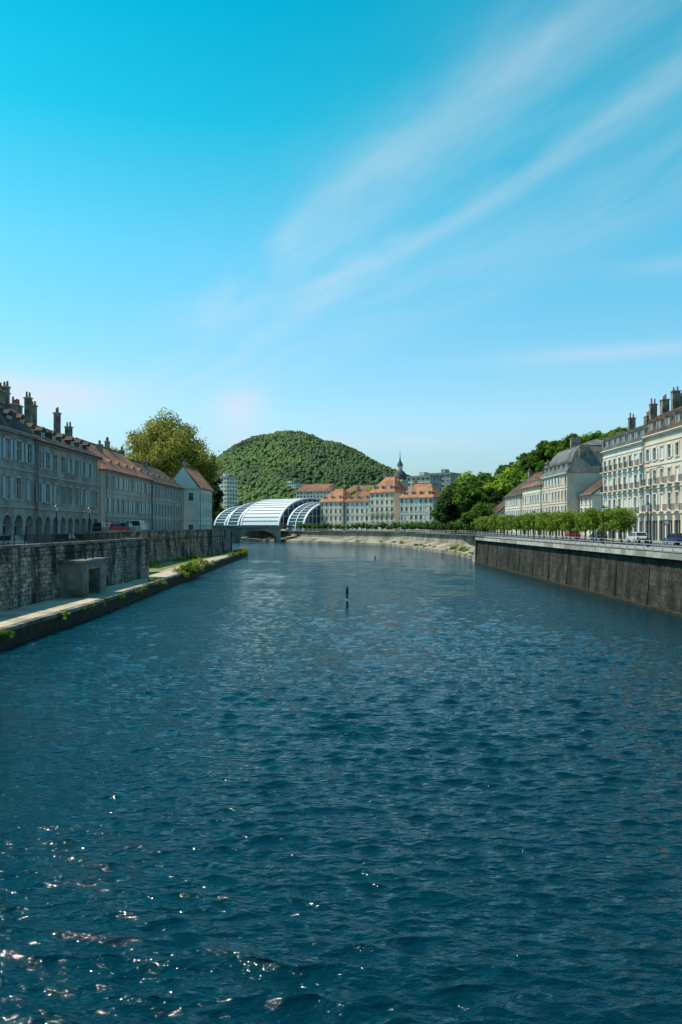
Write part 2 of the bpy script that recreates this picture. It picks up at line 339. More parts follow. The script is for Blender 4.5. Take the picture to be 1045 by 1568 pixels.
def building(name, loc, rot, L, D, floors, bay, wall, trim='trim', shut=None, pshut=0, sideL=None, sideR=None,
             balc=(), z0=5.5, dorm=None, chims=(), rtype='gable', rh=4, hip=0, mz=2.6, roofmat='slate', dmat='trim', hipL=None, hipR=None, seed=1, topmat='zinc', minset=1.4, chd=None):
    b=B(); rnd=random.Random(seed); base=z0
    H=sum(f['h'] for f in floors)
    facade(b, frameF(0,0,0), L, base, floors, bay, wall, trim, shut, pshut, balc=balc, rnd=rnd)
    for side,spec in (('L',sideL),('R',sideR)):
        F = frameF(0,D,-math.pi/2) if side=='L' else frameF(L,0,math.pi/2)
        if spec=='win':
            facade(b,F,D,base,[dict(f,t='win' if f.get('t','win')!='blank' else 'blank',w=min(f.get('w',1.1),1.1),wh=min(f.get('wh',1.9),2.0),s=max(f.get('s',.85),.8),skip=.25) for f in floors],3.2,wall,trim,shut,pshut,rnd=rnd)
        else:
            b.quad('walls',wall,F(0,0,base),F(D,0,base),F(D,0,base+H),F(0,0,base+H))
    b.quad('walls',wall,(L,D,base),(0,D,base),(0,D,base+H),(L,D,base+H))
    b.quad('walls',wall,(0,0,base+H-.02),(L,0,base+H-.02),(L,D,base+H-.02),(0,D,base+H-.02))
    if floors[0].get('t') not in ('arch','shop'): b.box('walls','trimD',(-.06,-.09,base-.6),(L+.06,-.012,base+.5))
    ze=base+H+.02
    if rtype=='gable': roof_hip(b,roofmat,L,D,ze,ze+rh,hip=hip,gmat=wall,hipL=hipL,hipR=hipR)
    elif rtype=='mansard': mansard(b,roofmat,L,D,ze,ze+mz,ze+rh,topmat=topmat,inset=minset)
    if dorm:
        n=dorm.get('n',4)
        for i in range(n):
            x=(i+.5)*L/n+rnd.uniform(-.2,.2)
            dormer(b,x,ze+dorm.get('dz',.5),w=dorm.get('w',1.3),h=dorm.get('h',1.5),yfront=dorm.get('y',.5),dep=dorm.get('dep',2.8),roofm=roofmat,wallm=dmat)
    for (cx,cy,top,w,pots) in chims: chimney(b,cx,cy,ze+.3,ze+top,w=w,pots=pots,d=chd or rnd.uniform(.6,.9))
    for x in (0.25,L-.25): tube(b,'downpipes','zinc',(x,-.3,base+.1),(x,-.3,base+H-.4),.06,.06,6)
    return b.finish(name, loc, rot)

W=lambda h,**k: dict(h=h,**k)
HP=math.pi/2
D2=math.radians
# --- left bank
flL=[W(4.6,t='arch',w=2.2,wh=3.7,s=0.0),W(4.2,w=1.15,wh=2.4,s=.8),W(4.2,w=1.15,wh=2.2,s=.9)]
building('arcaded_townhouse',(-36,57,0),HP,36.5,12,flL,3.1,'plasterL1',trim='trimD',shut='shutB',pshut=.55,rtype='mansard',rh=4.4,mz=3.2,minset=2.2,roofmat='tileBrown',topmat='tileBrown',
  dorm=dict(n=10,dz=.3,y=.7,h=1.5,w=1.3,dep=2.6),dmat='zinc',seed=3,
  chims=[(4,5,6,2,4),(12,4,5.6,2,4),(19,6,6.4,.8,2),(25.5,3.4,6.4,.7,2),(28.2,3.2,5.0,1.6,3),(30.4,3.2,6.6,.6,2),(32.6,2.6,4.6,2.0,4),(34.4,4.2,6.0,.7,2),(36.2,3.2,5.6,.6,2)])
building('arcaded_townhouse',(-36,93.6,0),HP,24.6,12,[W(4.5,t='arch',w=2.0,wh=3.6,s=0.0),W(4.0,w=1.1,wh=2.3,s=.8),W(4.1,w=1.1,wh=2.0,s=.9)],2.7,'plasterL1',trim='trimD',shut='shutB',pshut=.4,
  rtype='gable',rh=3.6,roofmat='tileBrown',dorm=dict(n=7,dz=.3,y=1.0,h=1.3,w=1.2,dep=3),dmat='zinc',seed=4,
  chims=[(1.4,4,5.6,.7,2),(4.4,4,4.6,2.2,4),(7.0,3.5,5.9,.7,2),(8.8,3.5,5.2,.6,2),(17,3.4,5.4,.9,2),(20.5,3,3.9,.8,2)])
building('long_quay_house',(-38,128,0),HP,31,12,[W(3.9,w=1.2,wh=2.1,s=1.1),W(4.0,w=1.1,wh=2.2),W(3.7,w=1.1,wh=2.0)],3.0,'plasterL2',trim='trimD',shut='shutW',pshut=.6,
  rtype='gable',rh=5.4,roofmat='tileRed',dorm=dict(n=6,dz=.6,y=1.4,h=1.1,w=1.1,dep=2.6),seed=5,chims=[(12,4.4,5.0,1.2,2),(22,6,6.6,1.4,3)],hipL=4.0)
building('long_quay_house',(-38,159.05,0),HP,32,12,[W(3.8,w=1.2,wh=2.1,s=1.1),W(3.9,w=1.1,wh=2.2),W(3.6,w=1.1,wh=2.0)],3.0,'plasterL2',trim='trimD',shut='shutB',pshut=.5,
  rtype='gable',rh=4.9,roofmat='tileBrown',dorm=dict(n=6,dz=.6,y=1.4,h=1.1,w=1.1,dep=2.6),seed=6,chims=[(1,6,6.2,1.4,3),(14,4.5,5.0,1.2,2)])
building('gabled_house',(-34.4,193,0),HP-D2(2),16,8,[W(3.9),W(3.8),W(4.0)],3.1,'plasterWhite',shut='shutW',pshut=.7,sideL='win',rtype='gable',rh=5.4,roofmat='tileOrange',seed=7,
  chims=[(6,5.0,6.4,.9,2)])
# --- right bank
flR=[W(4.4,t='shop',w=2.2,wh=3.2,s=.1),W(3.9,w=1.1,wh=2.5,s=.45),W(3.5,w=1.1,wh=2.1,s=.6),W(3.3,w=1.1,wh=1.9,s=.7)]
building('corner_apartment_house',(48,126,0),-HP,30,13,flR+[W(1.4,t='blank')],2.7,'plasterOchre',shut='shutW',pshut=.3,balc=(1,2),rtype='mansard',rh=5.2,mz=3.0,roofmat='tileBrown',topmat='tileBrown',chd=1.2,
  dorm=dict(n=9,dz=.35,y=.25,h=1.7,w=1.3,dep=2.0),seed=11,chims=[(1,4.5,7.0,.8,2),(3.4,7,7.4,1.4,4),(7,4,6.6,.7,2),(10,6,7.2,1.2,3),(15,5,7.0,.9,2),(19,6,7,1.2,3)])
building('quay_apartment_house',(48,146,0),-HP,19.9,13,[W(4.2,t='shop',w=1.8,wh=3.1,s=.1),W(3.9,w=1.1,wh=2.5,s=.45),W(3.5,w=1.1,wh=2.1,s=.6),W(3.2,w=1.1,wh=1.9,s=.7),W(1.2,t='blank')],2.5,'plasterWhite',
  shut='shutW',pshut=.6,balc=(1,2,3),rtype='mansard',rh=4.6,mz=2.8,roofmat='slate',topmat='tileBrown',dorm=dict(n=7,dz=.35,y=.25,h=1.6,w=1.2,dep=2.0),seed=12,chd=1.1,
  chims=[(.8,5,6.0,.8,2),(6,6,5.6,1.4,4),(12,4.5,6.8,.7,2),(15.5,5,7.0,1.2,3),(18.8,6,7.0,.9,3)])
building('tall_roofed_house',(48,190,0),-HP,21,16,[W(4.0,t='shop',w=1.8,wh=3,s=.1),W(3.5,w=1.1,wh=2.2,s=.6),W(3.3,w=1.1,wh=2,s=.6),W(3.0,w=1.1,wh=1.8,s=.6)],2.6,'plasterOchre',
  shut='shutW',pshut=.5,balc=(1,),rtype='mansard',rh=7.6,mz=6.0,minset=3.4,roofmat='zinc',dorm=dict(n=6,dz=.4,y=.3,h=1.8,w=1.3,dep=2.6),dmat='trimD',seed=13,chims=[(3,7,9.0,1.0,2),(19.5,4.0,5.4,1.0,4),(19.8,9,6.6,1.2,4)],chd=2.2)
building('white_gable_house',(50.5,168.6,0),-HP,8.5,10,[W(3.2),W(2.9),W(2.6)],2.8,'plasterWhite',rtype='gable',rh=4.2,roofmat='tileBrown',seed=14,chims=[(7.6,3.2,5.4,1.0,3),(6.6,7.2,5.6,1.0,3)],chd=1.6)
building('quay_townhouse',(48,211,0),-HP,20.9,13,[W(3.9,t='shop',w=1.8,wh=2.9,s=.1),W(3.5),W(3.3),W(1.6,t='blank')],2.6,'plasterCream',shut='shutW',pshut=.6,rtype='gable',rh=4.8,hip=3.5,roofmat='tileRed',seed=15,dorm=dict(n=4,dz=.4,y=.9,h=1.4,dep=2.4),
  chims=[(3,6,6.4,1.2,3),(17,6,6.2,1.4,4)])
building('brown_roofed_house',(48,233,0),-HP,21.9,14,[W(3.9,w=1.3),W(3.5),W(3.3)],2.8,'plasterWhite',shut='shutW',pshut=.6,sideR='win',rtype='gable',rh=6.6,hip=4.5,roofmat='tileBrown',seed=16,chims=[(5,6,7.4,1.2,3)])
building('small_quay_house',(47,252,0),-HP,16,11,[W(3.3),W(3.2)],2.8,'plasterOchre',rtype='gable',rh=5.2,hip=0,roofmat='tileBrown',seed=17,chims=[(5,6,6.2,1.2,2)])
# --- centre (far bank)
flC=[W(4.2,w=1.4,wh=2.8,s=.5),W(3.8,w=1.2,wh=2.3),W(3.6,w=1.2,wh=2.1),W(3.2,w=1.2,wh=1.8)]
building('riverside_hotel',(-11,414,0),D2(-38),15,14,flC,2.8,'plasterCream',sideL='win',rtype='gable',rh=7,hip=5,roofmat='tileOrange',seed=21,dorm=dict(n=3,dz=.8,y=1.2,h=1.8,w=1.8),chims=[(3,6,8.4,1.6,3)])
building('riverside_hotel',(2.2,405,0),D2(-34),20,13,flC[:3]+[W(3.0,w=1.2,wh=1.6)],2.8,'plasterWhite',sideL='win',rtype='gable',rh=6,hip=4,roofmat='tileRed',seed=22,dorm=dict(n=4,dz=.6,y=1.2,h=1.8,w=1.8),chims=[(4,6,7.6,1.6,3),(15,6,7.6,1.6,3)])
building('gabled_riverside_house',(13.5,371,0),D2(-40),14,13,flC+[W(3,w=1.1,wh=1.7)],2.6,'plasterCream',sideL='win',rtype='gable',rh=7.5,hip=4.5,roofmat='tileOrange',seed=23,dorm=dict(n=3,dz=.6,y=1.0,h=2.2,w=1.9),balc=(1,2),chims=[(4,7,9,1.4,3),(11,7,9,1.4,3)])
building('riverside_apartment_house',(26.0,354,0),D2(-36),17,13,[W(4.2,w=1.3,wh=2.6),W(3.7,w=1.1,wh=2.2),W(3.6,w=1.1,wh=2.1),W(3.3,w=1.1,wh=1.9)],2.5,'plasterWhite',sideL='win',rtype='gable',rh=6.4,hip=4.5,roofmat='tileOrange',seed=24,dorm=dict(n=4,dz=.6,y=1.0,h=1.9,w=1.6),balc=(1,),shut='shutW',pshut=.4,chims=[(4,7,7.8,1.4,3)])
b=B()
b.box('shaft','plasterCream',(-2.8,-2.8,5.5),(2.8,2.8,29.5))
for ang in range(4):
    F=(lambda a:(lambda u,w,z:((u)*math.cos(a)+(2.8+w)*math.sin(a),(u)*math.sin(a)-(2.8+w)*math.cos(a),z)))(ang*HP)
    for z in (10,14,18,22): 
        b.box('windows','glass',(-.6,.003,z),(.6,.03,z+2.2),F); b.box('trim','trim',(-.85,.002,z-.25),(.85,.14,z-.02),F)
    b.add('clock_face','frame',[F(1.2*math.cos(t*math.pi/10),.06,27.6+1.2*math.sin(t*math.pi/10)) for t in range(20)],[tuple(range(20))])
    b.box('clock_face','iron',(-.06,.07,27.6),(.06,.1,28.5),F); b.box('clock_face','iron',(.062,.07,27.54),(.7,.1,27.66),F)
b.box('trim','trim',(-3.3,-3.3,29.502),(3.3,3.3,30.1))
prof=[(3.1,30.1),(3.3,31.2),(3.0,32.6),(2.2,34.0),(1.3,34.8),(1.2,34.9),(1.2,37.0),(1.6,37.1),(1.2,38.1),(.5,39.4),(.2,41.2),(.06,44.5)]
N=12
for (r0,z0),(r1,z1) in zip(prof,prof[1:]):
    mt='trim' if abs(z0-34.9)<.01 else 'slate'
    b.add('dome',mt,[(r0*math.cos(2*math.pi*i/N),r0*math.sin(2*math.pi*i/N),z0) for i in range(N)]+[(r1*math.cos(2*math.pi*i/N),r1*math.sin(2*math.pi*i/N),z1) for i in range(N)],[(i,(i+1)%N,N+(i+1)%N,N+i) for i in range(N)])
b.finish('clock_tower',(28.6,386,0),D2(-36))

def block(name,loc,rot,L,D,nf,wall='plasterWhite',z0=5.5,fh=3.0,bay=3.2,rh=.0,roofmat='zinc',seed=1):
    b=B(); rnd=random.Random(seed)
    fl=[W(fh,w=1.8,wh=1.5,s=.9) for _ in range(nf)]
    for F,l in ((frameF(0,0,0),L),(frameF(0,D,-HP),D),(frameF(L,0,HP),D)): facade(b,F,l,z0,fl,bay,wall,'trim',band=False,rnd=rnd)
    b.quad('walls',wall,(L,D,z0),(0,D,z0),(0,D,z0+nf*fh),(L,D,z0+nf*fh))
    if rh: roof_hip(b,roofmat,L,D,z0+nf*fh+.03,z0+nf*fh+rh,hip=4)
    else:
        b.box('roof',roofmat,(-.2,-.2,z0+nf*fh+.03),(L+.2,D+.2,z0+nf*fh+.5)); b.box('roof',wall,(L*.4,D*.3,z0+nf*fh+.5),(L*.6,D*.7,z0+nf*fh+2.8))
    b.finish(name,loc,rot)
block('apartment_block',(-95,600,0),D2(-34),12,12,13,seed=1)
block('apartment_block',(-103,1040,0),D2(-34),20,12,5,z0=44,seed=2)
block('apartment_block',(-80,1035,0),D2(-34),26,12,6,z0=45,seed=3)
block('apartment_block',(37,450,0),D2(-34),15,14,10,wall='plasterOchre',seed=4)
block('apartment_block',(52,470,0),D2(-34),14,14,11,wall='plasterGrey',seed=5)
block('red_roofed_block',(-36,640,0),D2(-28),34,14,10,wall='plasterCream',rh=6,roofmat='tileRed',seed=6)
block('red_roofed_block',(2,600,0),D2(-28),26,14,9,wall='plasterCream',rh=6,roofmat='tileRed',seed=7)

# --- glass-and-steel barrel building
b=B(); N=26
def sp(t): return max(0.0,math.sin(t))**.85
def barrel(x0,x1,rw,rh,mat,ribs,panel,part):
    def pt(x,t,s=0.0): return (x,-(rw+s)*math.cos(t),5.5+(rh+s)*sp(t))
    for i in range(N):
        t0=math.pi*i/N; t1=math.pi*(i+1)/N
        b.quad(part,mat,pt(x0,t0),pt(x1,t0),pt(x1,t1),pt(x0,t1))
        if panel:
            b.add('panels',panel,[pt(x0,t0,.25),pt(x1,t0,.25),pt(x1,t0+(t1-t0)*.74,.25),pt(x0,t0+(t1-t0)*.74,.25)],[(0,1,2,3)])
        else:
            b.add('purlins','white',[pt(x0,t0,.2),pt(x1,t0,.2),pt(x1,t0+(t1-t0)*.13,.2),pt(x0,t0+(t1-t0)*.13,.2)],[(0,1,2,3)])
    for x in (x0,x1):
        b.add('end_glazing','bglass',[pt(x,math.pi*i/N) for i in range(N+1)],[tuple(range(N+1))])
        for k in range(-6,7):
            yy=rw*k/7.0; tt=math.acos(-yy/rw); zz=5.5+rh*sp(tt); b.box('end_mullions','white',(x-.3,yy-.12,5.5),(x+.3,yy+.12,zz))
        for zz in (9,13,17,21):
            if zz-5.5<rh:
                tt=math.asin(((zz-5.5)/rh)**(1/.85)); hw=rw*math.cos(tt); b.box('end_mullions','white',(x-.25,-hw,zz-.12),(x+.25,hw,zz+.12))
    k=x0
    while k<=x1+.01:
        for i in range(N):
            t0=math.pi*i/N; t1=math.pi*(i+1)/N; w=.55 if abs(k-x0)<.01 or abs(k-x1)<.3 else .25
            P=[pt(k-w,t0,.5),pt(k+w,t0,.5),pt(k+w,t1,.5),pt(k-w,t1,.5),pt(k-w,t0,-.3),pt(k+w,t0,-.3),pt(k+w,t1,-.3),pt(k-w,t1,-.3)]
            b.add('ribs','white',P,[(0,1,2,3),(4,7,6,5),(0,3,7,4),(1,5,6,2)])
        k+=ribs
barrel(-6,2.5,24,13.8,'bglass',8.5,None,'glazing')
barrel(6,14.5,25,15.6,'bglass',8.5,None,'glazing')
barrel(18,46,26,17.2,'shellgrey',28,'white','shell')
barrel(50,61,23,14.8,'bglass',5.5,None,'glazing')
b.box('ground_storey','white',(0,-30,5.5),(62,-27.2,6.3)); 
b.finish('barrel_roofed_glass_building',(-51,462,0),D2(-40))

# ------------------------------------------------------------------ ground
LEFT=[(-26.6,-400),(-26.6,62),(-25.3,105),(-33,106),(-33,144),(-28,205),(-60,262),(-160,330),(-6000,330)]
RIGHT=[(30,-400),(30,70),(29,171),(37,172),(37,219),(24,325),(-18,392),(-34,428),(-150,480),(-6000,480)]
GZ=5.5
b=B()
b.add('ground','groundm',[(-6000,-400,GZ)]+[(x,y,GZ) for x,y in LEFT],[tuple(range(len(LEFT)+1))])
b.add('ground','groundm',[(x,y,GZ) for x,y in RIGHT]+[(-6000,9000,GZ),(6000,9000,GZ),(6000,-400,GZ)],[tuple(range(len(RIGHT)+3))])
g=b.finish('ground')
for p in g.data.polygons:
    if p.normal.z<0: p.flip()
def sheet(name,mat,pts,z):
    b=B(); b.add(name,mat,[(x,y,z) for x,y in pts],[tuple(range(len(pts)))]); o=b.finish(name)
    for p in o.data.polygons:
        if p.normal.z<0: p.flip()
    return o
sheet('road','asphalt',[(-34,-50),(-28.6,-50),(-28.6,62),(-27.3,103),(-33.8,106.5),(-34,104)],GZ+.004)
b=B(); b.box('road','asphalt',(35,-50,GZ+.001),(45,300,GZ+.01)); b.box('centre_line','frame',(39.95,-50,GZ+.011),(40.05,300,GZ+.014)); b.finish('road')
b=B(); b.box('pavement','pave',(45,-50,GZ),(48,300,GZ+.14)); b.finish('pavement')
b=B(); b.box('pavement','pave',(30.9,-50,GZ-.02),(35,172,GZ+.14)); b.finish('pavement')
b=B(); b.box('pavement','pave',(-36,-50,GZ-.02),(-34.1,106.9,GZ+.14)); b.finish('pavement')
def wallpoly(b,part,mat,pts,z0,z1,th,side=1,copm=None,cop=.25,cw=.15,batter=0.0):
    n=len(pts); off=[]
    for i in range(n):
        a=Vector(pts[max(0,i-1)]); c=Vector(pts[min(n-1,i+1)]); d=(c-a).normalized(); nn=Vector((-d.y,d.x))*side
        off.append(nn)
    for i in range(n-1):
        p=Vector(pts[i]);q=Vector(pts[i+1]);a=off[i];c=off[i+1]
        t0=p+a*batter;t1=q+c*batter;k0=p+a*(th+batter);k1=q+c*(th+batter)
        P=[(p.x,p.y,z0),(q.x,q.y,z0),(t1.x,t1.y,z1),(t0.x,t0.y,z1),(k0.x,k0.y,z0),(k1.x,k1.y,z0),(k1.x,k1.y,z1),(k0.x,k0.y,z1)]
        b.add(part,mat,P,[(0,1,2,3),(4,7,6,5),(3,2,6,7),(0,4,5,1),(0,3,7,4),(1,5,6,2)])
        if copm:
            e0=t0-a*cw;e1=t1-c*cw;h0=k0+a*cw;h1=k1+c*cw
            P=[(e0.x,e0.y,z1+.003),(e1.x,e1.y,z1+.003),(h1.x,h1.y,z1+.003),(h0.x,h0.y,z1+.003)]
            P+=[(x,y,z+cop) for x,y,z in P]
            b.add('coping',copm,P,[(0,3,2,1),(4,5,6,7),(0,1,5,4),(1,2,6,5),(2,3,7,6),(3,0,4,7)])
b=B()
wallpoly(b,'masonry','wallL',LEFT[:3],-.5,6.15,.6,side=1,copm='copeD',batter=.25)
wallpoly(b,'masonry','wallL',[(-25.3,105),(-33.5,106)],-.5,6.15,.6,side=1,copm='copeD')
for y in (52,64,94.5): 
    x=-26.6+max(0,y-62)*1.3/43; b.box('pilasters','wallL',(x-.6,y,0),(x+.16,y+1.1,6.14))
b.finish('quay_wall')
b=B()
wallpoly(b,'masonry','wallL',[(-33.2,105.5),(-33.2,144),(-28,205)],-.5,7.0,.6,side=1,copm='copeD',batter=.2)
wallpoly(b,'masonry','wallL',[(-28,205),(-60,262),(-160,330),(-600,330)],-.5,6.3,.6,side=1,copm='copeD')
b.finish('quay_wall')
edge=[(-21.8,-100),(-22,51),(-21.6,70),(-23,126),(-24.6,190),(-25.6,219)]
b=B()
inner=[(-26.9,-100),(-26.9,62),(-25.7,105),(-27.5,126),(-27.8,190),(-27.8,219)]
V=[];
for (x,y),(xi,yi) in zip(edge,inner): V+=[(x-.55,y,1.26),(xi,yi,1.26)]
for i in range(len(edge)-1): b.add('surface','path',[V[2*i],V[2*i+2],V[2*i+3],V[2*i+1]],[(0,1,2,3)])
wallpoly(b,'edge','algae',edge,-.6,1.0,.54,side=1)
for i in range(len(edge)-1):
    (x0,y0),(x1,y1)=edge[i],edge[i+1]; L=math.hypot(x1-x0,y1-y0); n=int(L/1.6)
    for k in range(n):
        if y0+(y1-y0)*k/n<20: continue
        t0=k/n+.004;t1=(k+1)/n-.004; dz=R.uniform(-.015,.015)
        xa=x0+(x1-x0)*t0;ya=y0+(y1-y0)*t0;xb=x0+(x1-x0)*t1;yb=y0+(y1-y0)*t1
        P=[(xa+.06,ya,1.002),(xb+.06,yb,1.002),(xb-.56,yb,1.002),(xa-.56,ya,1.002)]; P+=[(x,y,1.28+dz) for x,y,z in P]
        b.add('edging_stones','copeD',P,[(0,3,2,1),(4,5,6,7),(0,1,5,4),(1,2,6,5),(2,3,7,6),(3,0,4,7)])
b.finish('towpath')
sheet('grass_verge','grass',[(-25.75,105.8),(-27.4,126),(-27.6,190),(-28.9,200),(-33.3,144),(-33.3,105.8)],1.30)
sheet('grass_verge','grass',[(-25.6,219),(-27.8,219),(-27.9,205),(-33,222),(-40,240),(-30,238)],0.9)
b=B()
F=frameF(-24.1,74.5,HP)
b.box('body','copeD',(0,-2.6,1.2),(1.6,0,4.5),F); b.box('body','copeD',(5.2,-2.6,1.2),(7.2,0,4.5),F); b.box('body','copeD',(1.6,-2.6,3.8),(5.2,0,4.5),F)
b.box('doorway','iron',(1.6,-2.5,1.2),(5.2,-1.4,3.8),F)
b.box('cap','copeD',(-.2,-2.7,4.503),(7.4,.2,4.75),F)
b.box('gate_frame','iron',(2.2,-.6,4.75),(2.35,-.45,5.7),F); b.box('gate_frame','iron',(4.5,-.6,4.75),(4.65,-.45,5.7),F); b.box('gate_frame','iron',(2.1,-.62,5.7),(4.75,-.43,5.85),F)
b.finish('stone_sluice_house')
def railing(name,pts,z,h,mat,step,rails=(1.0,),bar=None):
    b=B()
    for (x0,y0),(x1,y1) in zip(pts,pts[1:]):
        L=math.hypot(x1-x0,y1-y0); n=max(1,int(L/step)); a=math.atan2(y1-y0,x1-x0); F=frameF(x0,y0,a)
        for i in range(n+1): b.box('posts',mat,(i*L/n-.035,-.035,z),(i*L/n+.035,.035,z+h),F)
        for r in rails: b.box('rails',mat,(0,-.025,z+h*r-.03),(L,.025,z+h*r+.03),F)
        if bar:
            k=bar
            while k<L: b.box('bars',mat,(k-.012,-.012,z+.08),(k+.012,.012,z+h*rails[0]-.03),F); k+=bar
    return b.finish(name)
railing('iron_railing',[(-27.2,45),(-27.2,62),(-26.2,96)],6.4,.8,'iron',2.0,rails=(1.0,.12),bar=.22)
# right wall
b=B()
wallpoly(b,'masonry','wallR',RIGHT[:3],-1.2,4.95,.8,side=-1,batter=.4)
wallpoly(b,'masonry','wallR',[(29,171),(37,172)],-1,4.95,.8,side=1)
wallpoly(b,'footing','algae',[(29.5,-100),(29.5,70),(28.6,171)],-1,.28,.7,side=-1)
for k in range(0,22):
    y=-30+k*9.0; x=30-(max(0,y-70))*1/101
    P=[(x-.06,y,-.5),(x-.06,y+.28,-.5),(x+.35,y+.28,4.93),(x+.35,y,4.93),(x+.5,y,-.5),(x+.5,y+.28,-.5),(x+.8,y+.28,4.93),(x+.8,y,4.93)]
    b.add('pilaster_strips','wallR',P,[(0,3,2,1),(0,4,7,3),(1,2,6,5),(3,7,6,2)])
wallpoly(b,'cornice','cope',[(29.9,-200),(29.9,70),(28.9,171.6)],4.96,5.5,1.4,side=-1)
b.finish('quay_wall')
railing('steel_railing',[(30.1,20),(30.1,70),(29.1,171),(36.5,172.4)],5.5,1.05,'rail',2.2,rails=(1.0,.66,.35))
b=B()
wallpoly(b,'slope','wallF',RIGHT[3:9]+[(-600,480)],-.5,5.0,.6,side=-1,batter=1.2,copm='cope')
b.finish('embankment_wall')
b=B()
low=[(31,180),(31.5,216),(19,318),(-24,386),(-41,421),(-150,470)]
hi=[(37.5,180),(37.5,219),(24.5,325),(-18,392),(-34,428),(-150,481)]
for i in range(len(low)-1):
    (a,c),(d,e)=low[i],low[i+1];(f,g2),(h,k)=hi[i],hi[i+1]
    b.add('slope','wallF',[(a,c,.9),(d,e,.9),(h,k,2.6),(f,g2,2.6)],[(0,3,2,1)]); b.add('foot','wallF',[(a,c,-.5),(d,e,-.5),(d,e,.9),(a,c,.9)],[(0,1,2,3)])
b.quad('foot','wallF',(31,180,-.5),(37.5,180,-.5),(37.5,180,2.6),(31,180,.9))
b.finish('lower_quay')
b=B()
for i in range(14):
    b.box('steps','cope',(29.5,172.5+i*.5,-.3),(33.5,173+i*.5-.003,4.6-i*.33))
b.box('wall','wallF',(33.503,172.4,-.5),(34.2,182,5.4))
b.finish('river_stairs')
railing('steel_railing',[(37.6,173),(37.6,219),(24.8,325),(-17.2,392),(-33,428)],5.5,1.0,'cope',3.0,rails=(1.0,.5))
# ------------------------------------------------------------------ stone bridge far
b=B()
XS=[-150,-128,-106,-84,-62,-40]
for x0,x1 in zip(XS,XS[1:]):
    cx=(x0+x1)/2; r=9; N2=14
    arc=[(cx-r*math.cos(math.pi*k/N2),1.0+4.6*math.sin(math.pi*k/N2)) for k in range(N2+1)]
    for w in (-4,4):
        b.quad('spandrels','wallF',(x0,w,-1),(arc[0][0],w,-1),(arc[0][0],w,7.0),(x0,w,7.0)); b.quad('spandrels','wallF',(arc[-1][0],w,-1),(x1,w,-1),(x1,w,7.0),(arc[-1][0],w,7.0))
        for k in range(N2): b.quad('spandrels','wallF',(arc[k][0],w,arc[k][1]),(arc[k+1][0],w,arc[k+1][1]),(arc[k+1][0],w,7.0),(arc[k][0],w,7.0))
    for k in range(N2): b.quad('vaults','wallL',(arc[k][0],-4,arc[k][1]),(arc[k][0],4,arc[k][1]),(arc[k+1][0],4,arc[k+1][1]),(arc[k+1][0],-4,arc[k+1][1]))
    for xx in (arc[0][0],arc[-1][0]): b.quad('vaults','wallL',(xx,-4,-1),(xx,4,-1),(xx,4,1),(xx,-4,1))
b.box('deck','copeD',(-150,-4.4,7.0),(-34,4.4,7.35)); b.box('parapet','copeD',(-150,-4.3,7.353),(-34,-4.0,8.2)); b.box('parapet','copeD',(-150,4.0,7.353),(-34,4.3,8.2))
b.finish('stone_arch_bridge',(8,408,0),D2(14))

